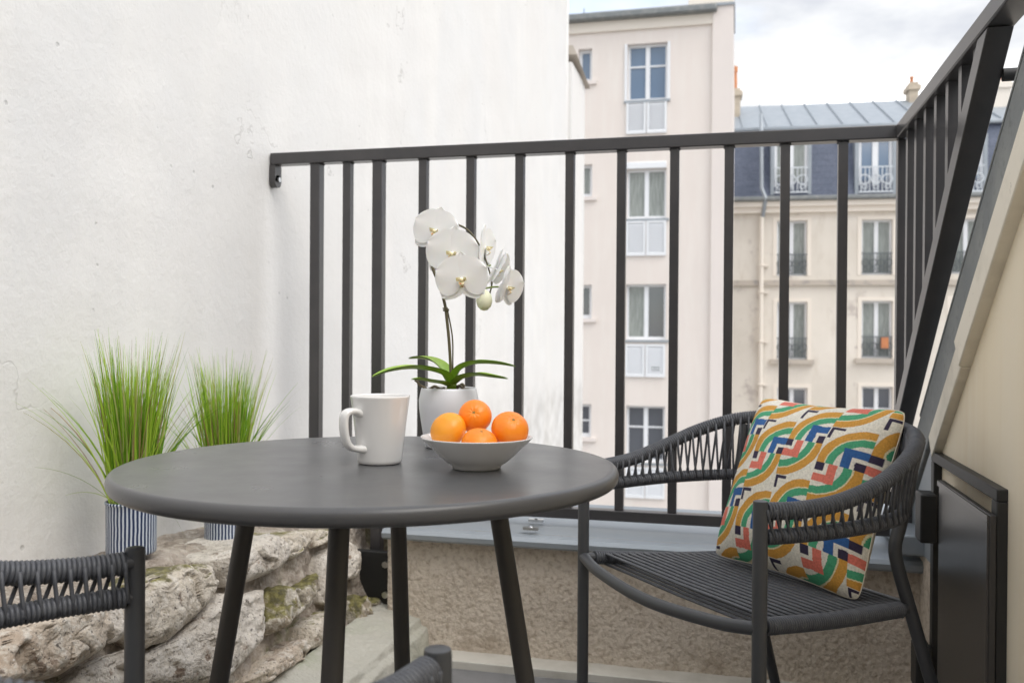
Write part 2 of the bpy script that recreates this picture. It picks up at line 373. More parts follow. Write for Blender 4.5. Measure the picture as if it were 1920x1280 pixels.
# ---- party wall on the left
WX = -1.423
t = thing('party_wall', (WX, 3, 0), 'tall white rendered party wall with hairline cracks, filling the left side', 'wall')
mb = MB()
def wf(u, v):
    y = -1.7+9.4*u; z = -.4+4.5*v
    return (WX + .010*noise.noise(V((y*1.3, z*1.3, 0))) + .004*noise.noise(V((y*5, z*5, 3))), y, z)
mb.grid(wf, 260, 190); mb.f = [tuple(reversed(f)) for f in mb.f]
# ends, back and the part below the terrace
mb.box(WX-.5, WX-.03, -1.7, 7.7, -16, 4.1)
mb.box(WX-.03, WX+.002, 2.75, 7.7, -16, -.38)
mb.box(WX-.03, WX+.006, 7.66, 7.70, -.4, 4.1)
obj('render_face', mb, M['wall'], t, smooth='all')
zc = onx(1070, 104, WX).z
obj('lower_pier', MB().box(WX-.45, WX+.035, 7.7, 8.40, -16, zc-.10), M['wall'], t)
obj('coping', MB().add([(WX-.45,7.72,zc-.03),(WX+.075,7.72,zc-.03),(WX+.075,8.46,zc-.13),(WX-.45,8.46,zc-.13),
                        (WX-.45,7.72,zc+.05),(WX+.04,7.72,zc+.05),(WX+.04,8.46,zc-.07),(WX-.45,8.46,zc-.07)],
    [(0,3,2,1),(4,5,6,7),(0,1,5,4),(1,2,6,5),(2,3,7,6),(3,0,4,7)]), M['stone_trim'], t)

# ---- far pink building -------------------------------------------------------
class Frame:
    """local frame of a facade: u along it, w out of it towards us, z up"""
    def __init__(s, p, ang):
        s.e = V((math.cos(ang), math.sin(ang), 0)); s.n = V((math.sin(ang), -math.cos(ang), 0)); s.p = V(p)
        s.M = Matrix(((s.e.x, -s.n.x, 0, s.p.x), (s.e.y, -s.n.y, 0, s.p.y), (0, 0, 1, 0), (0, 0, 0, 1)))   # local y points away from us
    def uz(s, x, y, w=0):
        q = onplane(x, y, s.p + s.n*w, s.n) - s.p
        return q.dot(s.e), q.z + s.p.z
def facade_mb(fr, u0, u1, z0, z1, holes, depth):
    mb = MB(fr.M); us = sorted({u0, u1, *[a for h in holes for a in h[:2]]}); zs = sorted({z0, z1, *[a for h in holes for a in h[2:4]]})
    for a, b in zip(us, us[1:]):
        for c, d in zip(zs, zs[1:]):
            if any(h[0] <= (a+b)/2 <= h[1] and h[2] <= (c+d)/2 <= h[3] for h in holes): continue
            mb.add([(a,0,c),(b,0,c),(b,0,d),(a,0,d)], [(0,1,2,3)])
    for h in holes:
        a, b, c, d = h[:4]; D = depth
        mb.add([(a,0,c),(b,0,c),(b,0,d),(a,0,d),(a,D,c),(b,D,c),(b,D,d),(a,D,d)], [(0,4,5,1),(1,5,6,2),(2,6,7,3),(3,7,4,0)])
    mb.box(u0, u1, depth+.12, depth+9, z0, z1)
    return mb
def window(fr, root, h, kind='two', glassm='glass', bars=(), rec=.14, fw=.055, panes=True):
    a, b, c, d = h; mb = MB(fr.M); y0, y1 = rec, rec+.06; f = fw
    mb.box(a, a+f, y0, y1, c, d); mb.box(b-f, b, y0, y1, c, d)
    mb.box(a+f, b-f, y0, y1, c, c+f*1.3); mb.box(a+f, b-f, y0, y1, d-f, d)
    xs = [(a+f, b-f)]
    if kind == 'two':
        mi = (a+b)/2; k = f*.95; mb.box(mi-k, mi+k, y0-.012, y1, c+f*1.3, d-f); xs = [(a+f, mi-k), (mi+k, b-f)]
    for z in bars:
        zz = c+(d-c)*z
        for x0, x1 in xs: mb.box(x0, x1, y0+.01, y1, zz-.02, zz+.02)
    w = obj('window', mb, M['white_paint'], root)
    zs_ = [c+f*1.3] + [c+(d-c)*z for z in bars] + [d-f]
    if panes:
        for i, (x0, x1) in enumerate(xs):
            g = glassm if isinstance(glassm, str) else glassm[i]
            for q0, q1 in zip(zs_, zs_[1:]):
                obj('pane', MB(fr.M).box(x0, x1, y1-.018, y1-.008, q0, q1), M[g], w)
    obj('reveal_back', MB(fr.M).box(a, b, y1+.02, y1+.05, c, d), M['black_matt'], w)
    return w
def shutter(fr, root, h, name='louvred_panel'):
    a, b, c, d = h; mb = MB(fr.M); f = .05; y0 = -.055; mi = (a+b)/2
    for x0, x1 in ((a, mi-.01), (mi+.01, b)):
        mb.box(x0, x0+f, y0, y0+.05, c, d); mb.box(x1-f, x1, y0, y0+.05, c, d); mb.box(x0+f, x1-f, y0, y0+.05, c, c+f*1.4); mb.box(x0+f, x1-f, y0, y0+.05, d-f, d)
        n = int((d-c-f*2.4)/.058)
        for k in range(n):
            z = c+f*1.4+.058*(k+.1)
            mb.add([(x0+f, y0+.008, z), (x1-f, y0+.008, z), (x1-f, y0+.045, z+.05), (x0+f, y0+.045, z+.05)], [(0,1,2,3)])
        mb.box(x0+f, x1-f, y0+.052, y0+.056, c, d)
    return obj(name, mb, M['white_paint'], root)

fp = Frame((0, 22, 0), 0)
B = thing('pink_apartment_building', (-2, 22, -16), 'pale pink rendered apartment block with white windows above louvred panels', 'building')
bx = lambda x0, y0, x1, y1, fr=fp: (lambda A, Bq: (A[0], Bq[0], Bq[1], A[1]))(fr.uz(x0, y0), fr.uz(x1, y1))
uL = fp.uz(1020, 600)[0]; uR = fp.uz(1332, 600)[0]; uR2 = fp.uz(1371, 600)[0]; zt = fp.uz(1200, 30)[1]
big = [bx(1177, 84, 1251, 186), bx(1175, 318, 1249, 409), bx(1174, 533, 1248, 637), bx(1174, 760, 1246, 868)]
pan = [bx(1175, 191, 1250, 249), bx(1174, 415, 1249, 479), bx(1173, 645, 1247, 707), bx(1173, 874, 1246, 935)]
small = [bx(1085, 93, 1110, 152), bx(1085, 309, 1110, 369), bx(1084, 534, 1109, 597), bx(1083, 757, 1108, 820)]
for s_ in (2.96, 5.92):      # storeys below the railing's view
    big.append((big[3][0], big[3][1], big[3][2]-s_, big[3][3]-s_)); pan.append((pan[3][0], pan[3][1], pan[3][2]-s_, pan[3][3]-s_)); small.append((small[3][0], small[3][1], small[3][2]-s_, small[3][3]-s_))
holes = big+small
obj('wall', facade_mb(fp, uL-3, uR, -16, zt, holes, .22), M['pink'], B)
obj('wall_pier', MB(fp.M).box(uR, uR2, -.10, 9, -16, fp.uz(1350, 14)[1]), M['pink_pale'], B)
obj('pier_cap', MB(fp.M).box(uR-.02, uR2+.03, -.14, 2, fp.uz(1350, 14)[1], fp.uz(1350, 14)[1]+.06), M['zinc'], B)
zf0 = fp.uz(1200, 56)[1]; zf1 = fp.uz(1200, 37)[1]; ze = fp.uz(1200, 24)[1]
obj('fascia', MB(fp.M).box(uL-3, uR-.002, -.07, 0, zf0, zf1), M['cream_band'], B)
obj('eave', MB(fp.M).box(uL-3, uR+.10, -.28, .1, zf1, ze), M['zinc_dark'], B, bevel=.04)
obj('roof', MB(fp.M).add([(uL-3, -.26, ze), (uR+.08, -.26, ze), (uR+.08, 5, ze+.8), (uL-3, 5, ze+.8), (uL-3, 9, ze-.1), (uR+.08, 9, ze-.1)], [(0,1,2,3),(3,2,5,4)]), M['zinc'], B)
ch = obj('chimney', MB(fp.M).box(fp.uz(1291, 5)[0], uR2, -.05, 1.0, fp.uz(1350, 12)[1]+.07, fp.uz(1350, 12)[1]+2.2), M['cream_band'], B)
obj('antenna', MB(fp.M).tube([(fp.uz(1090, 20)[0], .4, ze), (fp.uz(1090, 20)[0], .4, ze+.35)], .012, 6), M['iron'], B)
gk = ['glass_sky', ('curtain', 'curtain'), ('curtain', 'glass'), 'glass', 'glass', 'curtain']
for i, h in enumerate(big):
    if i == 1:
        rb = (h[0], h[1], h[3]-.005, h[3]+.16)
        obj('roller_blind_box', MB(fp.M).box(h[0], h[1], -.03, .1, h[3]+.002, h[3]+.17), M['white_paint'], B, bevel=.02)
    w = window(fp, B, h, 'two', gk[i], bars=(.62,) if i in (0, 3) else ())
    obj('sill', MB(fp.M).box(h[0]-.07, h[1]+.07, -.06, .20, h[2]-.055, h[2]-.002), M['zinc'], w)
    if i == 0:
        for k in (h[0]-.035, h[1]+.035): obj('folded_shutter', MB(fp.M).box(k-.03, k+.03, -.04, .10, h[2], h[3]), M['white_paint'], w)
for h in pan: shutter(fp, B, (h[0], h[1], h[2], h[3]))
for i, h in enumerate(small):
    w = window(fp, B, h, 'one', ['glass_sky', 'curtain', 'glass', 'glass', 'glass', 'glass'][i], bars=(.5,) if i == 3 else (), fw=.07)
    obj('sill', MB(fp.M).box(h[0]-.05, h[1]+.12, -.07, .1, h[2]-.09, h[2]-.002), M['pink_pale'], w)
# small wall lamp/vent on third louvred panel
q = bx(1222, 687, 1237, 695); obj('vent_grille', MB(fp.M).box(q[0], q[1], -.03, .018, q[2], q[3]), M['iron'], B)

# ---- rear building with mansard roof ----------------------------------------
fr = Frame((2.6, 33, 0), rad(3.0))
Rr = thing('mansard_apartment_building', (6, 34, -16), 'beige stone apartment block with blue slate mansard and zinc roof', 'building')
bq = lambda x0, y0, x1, y1: bx(x0, y0, x1, y1, fr)
u0 = fr.uz(1330, 600)[0]; u1 = fr.uz(2150, 600)[0]; zg = fr.uz(1500, 379)[1]
cols = [(1457, 1513), (1616, 1673), (1784, 1842), (1957, 2017)]
rows = [(414, 517), (566, 674), (726, 832)]
H2 = []
for ci, (a, b) in enumerate(cols):
    for ri, (c, d) in enumerate(rows): H2.append(bq(a, c-ci*2, b, d-ci*2))
lo = [H2[i*3+2] for i in range(4)]
ex = [(h[0], h[1], h[2]-3.05, h[3]-3.05) for h in lo]
obj('wall', facade_mb(fr, u0, u1, -16, zg, H2+ex, .28), M['beige'], Rr)
for i, h in enumerate(H2+ex):
    ri = i % 3 if i < 12 else 3
    w = window(fr, Rr, h, 'two', ['curtain', 'curtain', 'glass', 'glass'][ri] if i != 1 else ('glass', 'curtain'), bars=(.6,) if ri == 2 else (), rec=.18, fw=.07)
    if ri < 3: obj('surround', MB(fr.M).box(h[0]-.13, h[0]-.002, -.02, .02, h[2], h[3]+.13).box(h[1]+.002, h[1]+.13, -.02, .02, h[2], h[3]+.13).box(h[0]-.002, h[1]+.002, -.02, .02, h[3]+.002, h[3]+.13), M['cream_band'], w)
    if ri < 2:
        gm = MB(fr.M); zz = h[2]+.72
        gm.box(h[0], h[1], -.02, .02, zz, zz+.035); gm.box(h[0], h[1], -.02, .02, h[2]+.06, h[2]+.09)
        for k in range(9):
            x = h[0]+(h[1]-h[0])*(k+.5)/9; gm.box(x-.012, x+.012, -.01, .01, h[2]+.06, zz)
        for k in range(4):
            x = h[0]+(h[1]-h[0])*(k+.5)/4
            gm.ring(V((x, -.012, h[2]+.42)), (0, 1, 0), .12, .014, 12, 4); gm.ring(V((x, -.012, h[2]+.2)), (0, 1, 0), .07, .012, 10, 4)
        obj('guard_rail', gm, M['iron'], w)
    if ri == 1: obj('sill', MB(fr.M).box(h[0]-.22, h[1]+.22, -.16, .1, h[2]-.16, h[2]-.003), M['stone_trim'], w)
    if i == 4: obj('flower_pot', MB(fr.M).box(h[0]+.62, h[0]+.85, -.12, -.03, h[2]+.35, h[2]+.72), M['terracotta'], w)
zb = fr.uz(1560, 528)[1]
obj('string_course', MB(fr.M).box(u0, u1, -.11, 0, zb-.13, zb+.05), M['stone_trim'], Rr)
zc2 = fr.uz(1560, 398)[1]
obj('cornice', MB(fr.M).box(u0, u1, -.20, 0, zc2, zg-.18).box(u0, u1, -.32, 0, zg-.178, zg), M['cream_band'], Rr)
obj('gutter', MB(fr.M).box(u0, u1, -.46, -.1, zg+.003, zg+.17), M['zinc_dark'], Rr, bevel=.05)
zm = fr.uz(1500, 243, -.5)[1]
mb = MB(fr.M).add([(u0, -.05, zg+.18), (u1, -.05, zg+.18), (u1, .60, zm), (u0, .60, zm), (u0, 8, zg+.18), (u0, 8, zm), (u1, 8, zm), (u1, 8, zg+.18)], [(0,1,2,3),(0,3,5,4),(1,7,6,2)])
obj('slate_roof', mb, M['slate'], Rr)
# slate courses
for k in range(1, 11):
    f_ = k/11; z = zg+.18+(zm-zg-.18)*f_; y = -.05+.65*f_
    obj('slate_course', MB(fr.M).add([(u0, y-.012, z-.02), (u1, y-.012, z-.02), (u1, y+.002, z), (u0, y+.002, z), ], [(0,1,2,3)]), M['slate'], Rr)
zr = fr.uz(1500, 196, -5)[1]
obj('zinc_roof', MB(fr.M).add([(u0, .50, zm+.02), (u1, .50, zm+.02), (u1, 5, zr), (u0, 5, zr), (u1, 10, zm), (u0, 10, zm)], [(0,1,2,3),(3,2,4,5)]), M['zinc'], Rr)
obj('roof_edge', MB(fr.M).box(u0, u1, .42, .56, zm-.02, zm+.13), M['zinc'], Rr, bevel=.04)
n = int((u1-u0)/.86); sm = MB().bar((0, .5, zm+.05), (0, 5, zr+.03), .05, .06).mesh('seam'); sm.materials.append(M['zinc'])
sm.transform(Matrix.Translation((0, 0, -zm)))
E3 = fr.M.to_3x3()
for k in range(n):
    p = fr.M @ V((u0+.3+k*.86, 0, zm)); inst('seam', sm, Rr, p-Rr.location, (0, 0, rad(3.0)))
# dormers
for ci, (a, b) in enumerate([(1452, 1514), (1610, 1673), (1780, 1843), (1950, 2015)]):
    h = bq(a, 262-ci, b, 362-ci); d_ = MB(fr.M)
    d_.box(h[0]-.12, h[0], -.06, .9, h[2]-.05, h[3]+.12).box(h[1], h[1]+.12, -.06, .9, h[2]-.05, h[3]+.12).box(h[0], h[1], -.06, .9, h[3], h[3]+.12)
    dm = obj('dormer', d_, M['zinc'], Rr)
    window(fr, dm, h, 'two', 'glass_sky' if ci else 'curtain', rec=.05, fw=.10)
    gm = MB(fr.M); zz = h[2]+.85
    gm.box(h[0], h[1], -.13, -.10, zz, zz+.04); gm.box(h[0], h[1], -.13, -.10, h[2], h[2]+.05)
    for k in range(8):
        x = h[0]+(h[1]-h[0])*(k+.5)/8; gm.box(x-.014, x+.014, -.125, -.105, h[2], zz)
    for k in range(3):
        x = h[0]+(h[1]-h[0])*(k+.5)/3; gm.ring(V((x, -.115, h[2]+.45)), (0, 1, 0), .16, .022, 14, 4); gm.ring(V((x, -.115, h[2]+.2)), (0, 1, 0), .08, .018, 10, 4)
    obj('guard_rail', gm, M['iron_white'], dm)
# rainwater pipe
ux = fr.uz(1427, 500)[0]
pm = MB(fr.M).tube([(ux-.03, .2, zm+.5), (ux-.03, -.02, zm-.1), (ux-.03, -.35, zg+.45), (ux+.10, -.42, zg+.1), (ux+.03, -.18, zg-.5)], .065, 8)
obj('zinc_pipe', pm, M['zinc'], Rr)
dp = obj('downpipe', MB(fr.M).tube([(ux, -.16, zg-.5), (ux, -.16, -16)], .075, 10), M['cream_band'], Rr)
for y in (498, 548, 640, 720):
    z = fr.uz(1427, y)[1]; obj('pipe_bracket', MB(fr.M).ring(V((ux, -.16, z)), (0, 0, 1), .085, .03, 12, 6).box(ux+.07, ux+.25, -.18, -.02, z-.04, z+.02), M['cream_band'], dp)
# chimneys on the rear building
def chimney(x0, x1, ytop, ybase, w, pots, m_):
    A = fr.uz(x0, ytop, w); Bz = fr.uz(x1, ybase, w)
    c_ = obj('chimney', MB(fr.M).box(A[0], Bz[0], -w, -w+.7, Bz[1]-1.2, A[1]).box(A[0]-.08, Bz[0]+.08, -w-.08, -w+.78, A[1]-.30, A[1]-.12), m_, Rr)
    for (px0, px1, py) in pots:
        P0 = fr.uz(px0, py, w); P1 = fr.uz(px1, py, w); cx = (P0[0]+P1[0])/2; r = (P1[0]-P0[0])/2
        obj('chimney_pot', MB(fr.M).lathe([(r*1.0, 0), (r*.85, (P0[1]-A[1])*.75), (r*1.1, (P0[1]-A[1])*.78), (r*1.1, P0[1]-A[1]), (r*.7, P0[1]-A[1])], (cx, -w+.4, A[1]), 14), M['terracotta'], c_, smooth=True)
chimney(1368, 1388, 166, 222, -3, [(1374, 1384, 120)], M['chimney'])
chimney(1706, 1722, 154, 205, -4.5, [(1710, 1718, 139)], M['chimney'])
chimney(1862, 1896, 150, 215, -3, [(1868, 1878, 134), (1882, 1892, 136)], M['cream_band'])

# ================================================================== TERRACE STRUCTURES
# roughcast parapet
LY = 2.46
t = thing('parapet_wall', (-.2, 2.6, 0), 'low roughcast parapet wall with zinc capping beneath the black railing', 'wall')
mb = MB()
def pf(u, v):
    x = -.985+1.455*u; z = -.05+.42*v
    return (x, LY+.035 + .002*noise.noise(V((x*60, z*60, 0))) + .0025*noise.noise(V((x*120, z*120, 0))) + .007*noise.noise(V((x*7, z*7, 5))), z)
mb.grid(pf, 420, 100); mb.box(-.985, .47, LY+.05, 2.86, -16, .37)
obj('roughcast_face', mb, M['roughcast'], t, smooth='all')
mb = MB().grid(lambda u, v: (-1.43+.46*u, 2.67+.02*noise.noise(V((u*5, v*5, 0)))+.008*noise.noise(V((u*18, v*18, 0))), -.05+.47*v), 80, 80)
mb.box(-1.42, -.986, 2.70, 2.86, -16, .42)
obj('recessed_face', mb, M['mortar'], t, smooth='all')
def cap_prof(x):
    return [(x, LY-.004, .338), (x, LY-.014, .345), (x, LY-.016, .358), (x, LY-.006, .368), (x, 2.70, .378), (x, 2.90, .386), (x, 2.91, .372), (x, 2.91, .33)]
mb = MB()
A = cap_prof(-.985); Bp = cap_prof(.50); k = len(A)
mb.add(A+Bp, [(i, i+1, k+i+1, k+i) for i in range(k-1)]); mb.f = [tuple(reversed(f)) for f in mb.f]
mb.add(A, [tuple(range(k))]).add(Bp, [tuple(range(k))])
obj('zinc_capping', mb, M['zinc'], t)
obj('zinc_upstand', MB().box(.40, .472, 2.42, 2.9, .387, .44), M['zinc'], t, bevel=.006)
for i, (x, y) in enumerate(((1003, 975), (993, 990))):
    p = onz(x, y, .385); b = MB().box(p.x-.018, p.x+.026, p.y-.008, p.y+.01, p.z-.004, p.z+.004); b.ring(p+V((.004, 0, .004)), (0,0,1), .004, .002, 10, 5)
    obj('cap_clip', b, M['steel'], t)

# rubble bench along the party wall --------------------------------------------
t = thing('stone_bench_wall', (-1.25, 1.7, 0), 'low rubble stone wall with mossy stones along the foot of the white wall', 'stone wall')
FN = V((1, 0, 1/3)).normalized(); FP0 = V((-1.13, 0, .42))
def bz(y): return .455-.05*(min(max(y, 1.2), 2.4)-1.5)/.7
mb = MB()
def bf(u, v):
    y = .35+2.34*u; zt_ = bz(y)-.012
    # v: 0 wall side of top -> front edge -> down the face
    if v < .4: x = WX-.02+(FP0.x-.015-WX)*(v/.4); z = zt_
    else:
        k_ = (v-.4)/.6; z = zt_*(1-k_)-.02*k_; x = FP0.x-.015-.018*min(1, k_*5)+(.42-z)/3
    nn = .022*noise.noise(V((x*6, y*6, z*6))) + .012*noise.noise(V((x*20, y*20, z*20))) + .006*noise.noise(V((x*50, y*50, z*50)))
    rd = .02*max(0, 1-abs(v-.4)/.08)
    return (x+nn*.8-rd*.7, y, z+nn*(.8 if v < .42 else .2)-rd)
mb.grid(bf, 420, 170)
obj('mortar_core', mb, M['mortar'], t, smooth='all')
def stone(poly, m_, proud=.035, back=.12, seed=0, rnd=.02, n=46, rough=1.0, name='stone'):
    """polygon in the photo -> its place on the battered face, built as a lump standing proud of it"""
    P = [onplane(x, y, FP0, FN) for x, y in poly]
    c = sum(P, V())/len(P); ey = V((0, 1, 0)); eu = FN.cross(ey); 
    if eu.z < 0: eu = -eu
    Q = [((p-c).dot(ey), (p-c).dot(eu)) for p in P]
    QQ = []                                                   # round off and roughen the outline
    k = len(Q)
    for i in range(k):
        a, b = Q[i], Q[(i+1) % k]
        for s_ in range(12):
            f_ = s_/12; x = a[0]+(b[0]-a[0])*f_; y = a[1]+(b[1]-a[1])*f_
            j = noise.noise(V((x*40+seed, y*40, seed)))*.006; QQ.append([x+j, y+noise.noise(V((x*40, y*40+seed, 9)))*.006])
    for _ in range(3): QQ = [[(QQ[i-1][0]+2*QQ[i][0]+QQ[(i+1) % len(QQ)][0])/4, (QQ[i-1][1]+2*QQ[i][1]+QQ[(i+1) % len(QQ)][1])/4] for i in range(len(QQ))]
    K = len(QQ); cx = sum(q[0] for q in QQ)/K; cy = sum(q[1] for q in QQ)/K
    R_n = 32; Vt = []; Fc = []
    size = max(max(abs(q[0]-cx), abs(q[1]-cy)) for q in QQ)
    for r in range(R_n+1):
        f_ = r/R_n
        for q in QQ:
            x = cx+(q[0]-cx)*f_; y = cy+(q[1]-cy)*f_
            de = (1-f_)*size
            h = proud*(1-math.exp(-de/rnd))/(1-math.exp(-size/rnd))
            w = V((x, y, seed*3.1))
            nn = noise.noise(w*9)*.018 + noise.noise(w*24)*.008 + noise.noise(w*60)*.003
            ww_ = w*16+V((noise.noise(w*20), noise.noise(w*20+V((9, 0, 0))), 0))*.9; dd_, pp_ = noise.voronoi(ww_); nn += (noise.cell(pp_[0]*7.3)-.5)*.009 - .004*max(0, 1-(dd_[1]-dd_[0])*9)    # broken facets
            h += nn*rough*min(1, .25+de/.02)
            Vt.append(c+ey*x+eu*y+FN*h)
    for q in QQ: Vt.append(c+ey*(cx+(q[0]-cx)*1.0)+eu*(cy+(q[1]-cy)*1.0)-FN*.02+V((-.0, 0, 0)))
    for q in QQ: Vt.append(c+ey*(cx+(q[0]-cx)*.96)+eu*(cy+(q[1]-cy)*.96)-V((back, 0, .01)))
    for r in range(R_n+2):
        for j in range(K): Fc.append((r*K+j, r*K+(j+1) % K, (r+1)*K+(j+1) % K, (r+1)*K+j))
    if FN.dot((Vt[Fc[K*8][1]]-Vt[Fc[K*8][0]]).cross(Vt[Fc[K*8][2]]-Vt[Fc[K*8][0]])) < 0: Fc = [tuple(reversed(f)) for f in Fc]
    return obj(name, MB().add(Vt, Fc), m_, t, smooth='all')
stone([(-60,1215),(0,1180),(95,1152),(196,1128),(202,1195),(160,1234),(106,1266),(48,1284),(-60,1300)], M['stone_a'], .05, seed=21, rough=1.1)
stone([(205,1128),(222,1108),(230,1150),(226,1200),(208,1202)], M['stone_b'], .02, seed=2)
stone([(224,1130),(262,1086),(330,1058),(393,1056),(405,1098),(372,1150),(313,1202),(265,1216),(222,1190)], M['stone_m'], .045, .16, seed=3, rnd=.03)
stone([(390,1046),(450,1018),(498,1000),(523,1009),(531,1052),(494,1078),(446,1099),(420,1096),(402,1072)], M['stone_b'], .05, .16, seed=4)
stone([(340,1190),(404,1112),(450,1112),(494,1104),(491,1195),(467,1227),(404,1290),(265,1290),(268,1228)], M['stone_b'], .028, seed=5, rnd=.03)
stone([(500,1110),(522,1095),(556,1102),(594,1070),(598,1102),(575,1140),(545,1164),(511,1186),(494,1170)], M['stone_mm'], .04, seed=6)
stone([(515,1005),(556,994),(590,994),(578,1027),(549,1046),(528,1040)], M['stone_m'], .03, seed=7)
stone([(593,992),(634,990),(640,1004),(612,1018),(590,1026)], M['stone_m'], .03, seed=8)
stone([(571,1172),(590,1155),(611,1142),(640,1140),(638,1190),(611,1206),(582,1217),(572,1200)], M['stone_m'], .03, seed=9)
stone([(455,1280),(500,1237),(560,1196),(576,1211),(567,1236),(522,1262),(480,1290)], M['stone_a'], .03, seed=10)
stone([(655,1015),(672,1022),(674,1080),(654,1086),(646,1050)], M['stone_b'], .025, seed=11)
stone([(118,1290),(170,1240),(240,1214),(262,1226),(262,1300),(130,1310)], M['stone_b'], .02, seed=12)
stone([(602,1040),(640,1015),(642,1060),(634,1130),(608,1130)], M['stone_b'], .02, seed=14)
stone([(660,1110),(700,1120),(745,1118),(742,1165),(668,1172)], M['stone_mm'], .02, seed=16)
# large stones out of the photo's sight, nearer to the house
stone([(-400,1330),(-230,1250),(-70,1210),(-70,1320),(-200,1420),(-400,1480)], M['stone_a'], .04, seed=17)

# sloping concrete step at the foot of it
stp = MB()
def sf(u, v):
    y = 1.15+1.50*u
    xa, za = -1.03, .130; xb, zb_ = -.865, .100; 
    if v < .6: f_ = v/.6; x = xa+(xb-xa)*f_; z = za+(zb_-za)*f_
    else: f_ = (v-.6)/.4; x = xb+.02*f_; z = zb_*(1-f_)-.01*f_
    nn = .006*noise.noise(V((x*14, y*14, z*14))) + .003*noise.noise(V((x*50, y*50, z*50)))
    rd = .014*max(0, 1-abs(v-.6)/.08)
    return (x+nn-rd, y, z+nn-rd)
stp.grid(sf, 200, 60)
s_ = obj('concrete_step', stp, M['step'], smooth='all'); s_['label'] = 'greenish weathered concrete ledge at the foot of the rubble wall'; s_['category'] = 'step'

# ---- right-hand cheek wall with sloping edge ---------------------------------
CX = .46
A0 = onx(1752, 838, .45); A1 = onx(1915, 330, .45)
sl_ = V((0, A1.y-A0.y, A1.z-A0.z)).normalized(); nrm = V((0, -sl_.z, sl_.y));
if nrm.z < 0: nrm = -nrm
def sp(d, off, x): p = V((x, A0.y, A0.z))+sl_*d+nrm*off; return p
t = thing('side_wall', (CX, 1.2, 0), 'cream rendered side wall on the right with a sloping top edge and black hatch', 'wall')
LT = 1.55
top = sp(LT, -.02, CX)
poly = [(CX, -1.3, -.1), (CX, 2.34, -.1), (CX, 2.34, .62), tuple(sp(-.04, -.02, CX)), tuple(top), (CX, -1.3, top.z)]
poly2 = [(x+.25, y, z) for x, y, z in poly]
k = len(poly)
obj('render_face', MB().add(poly+poly2, [tuple(range(k)), tuple(range(2*k-1, k-1, -1))]+[(i, i+k, (i+1) % k+k, (i+1) % k) for i in range(k)]), M['cream_wall'], t)
def sbar(d0, d1, o0, o1, x0, x1):
    P = [sp(d, o, x) for d in (d0, d1) for o in (o0, o1) for x in (x0, x1)]
    return MB().add(P, [(0,1,3,2),(4,6,7,5),(0,4,5,1),(2,3,7,6),(0,2,6,4),(1,5,7,3)])
obj('trim_board', sbar(0, .345, -.028, .030, .440, .475), M['trim'], t, bevel=.003)
obj('trim_board', sbar(.348, 1.5, -.028, .038, .436, .475), M['trim'], t, bevel=.003)
obj('trim_backing', sbar(.02, 1.6, .032, .044, .448, .480), M['trim'], t)
obj('zinc_flashing', sbar(-.42, 1.56, .046, .150, .449, .50), M['zinc_dark'], t, bevel=.004)
obj('flashing_edge', sbar(-.1, 1.56, .152, .159, .4495, .4995), M['zinc_dark'], t)
obj('lower_zinc_panel', MB().add([tuple(sp(-.02, .03, .455)), tuple(sp(-.44, .03, .455)), (.455, 2.60, .39), (.455, 2.30, .39), (.455, 2.30, .66)], [(0,1,2,3,4)]), M['zinc'], t)
obj('end_return', MB().box(.458, .70, 2.30, 2.9, -.1, .40), M['roughcast'], t)
# roof slope beyond the cheek
obj('zinc_roof_slope', sbar(-.5, 1.56, .12, .148, .503, 4.0), M['zinc_dark'], t)
# hatch
fy0, fy1, fz = 1.735, 2.285, .665
hf = MB().box(.442, .468, fy0, fy1, fz-.022, fz).box(.442, .468, fy0, fy0+.035, 0, fz-.0221).box(.442, .468, fy1-.03, fy1, 0, fz-.0221)
fo = obj('hatch_frame', hf, M['black_matt'], t, bevel=.002)
ly0 = onx(1850, 965, .425); ly1 = onx(1757, 868, .425)
lf = obj('hatch_leaf', MB().box(.429, .441, ly0.y, ly1.y, .02, ly0.z), M['black_gloss'], t, bevel=.002)
obj('leaf_rim', MB().box(.4255, .4285, ly0.y, ly1.y, ly0.z-.012, ly0.z-.001).box(.4255, .4285, ly0.y, ly0.y+.01, .03, ly0.z-.013), M['rail'], lf)
for (x, y, hh) in ((1745, 970, .11), (1736, 1250, .10)):
    p = onx(x, y, .43); obj('hinge', MB().box(.405, .440, p.y-.02, p.y+.045, p.z-hh/2, p.z+hh/2), M['black_matt'], t, bevel=.004)

# ---- unseen house wall behind the camera, added to block light from there
t = thing('added_house_wall', (-.5, -.9, 0), 'unseen cream house wall with a glazed door, added behind the viewpoint to block light', 'wall')
obj('render_face', MB().box(-1.42, -1.05, -1.65, -1.32, 0, 2.45).box(.02, .70, -1.65, -1.32, 0, 2.45).box(-1.05, .02, -1.65, -1.32, 2.2, 2.45), M['cream_wall'], t)
obj('door_frame', MB().box(-1.048, -.99, -1.55, -1.46, 0, 2.198).box(-.04, .018, -1.55, -1.46, 0, 2.198).box(-.988, -.042, -1.55, -1.46, 2.14, 2.198).box(-.54, -.49, -1.55, -1.46, 0, 2.138), M['white_paint'], t)
obj('door_glass', MB().box(-.988, -.542, -1.515, -1.50, 0.02, 2.138).box(-.488, -.042, -1.515, -1.50, 0.02, 2.138), M['glass'], t)

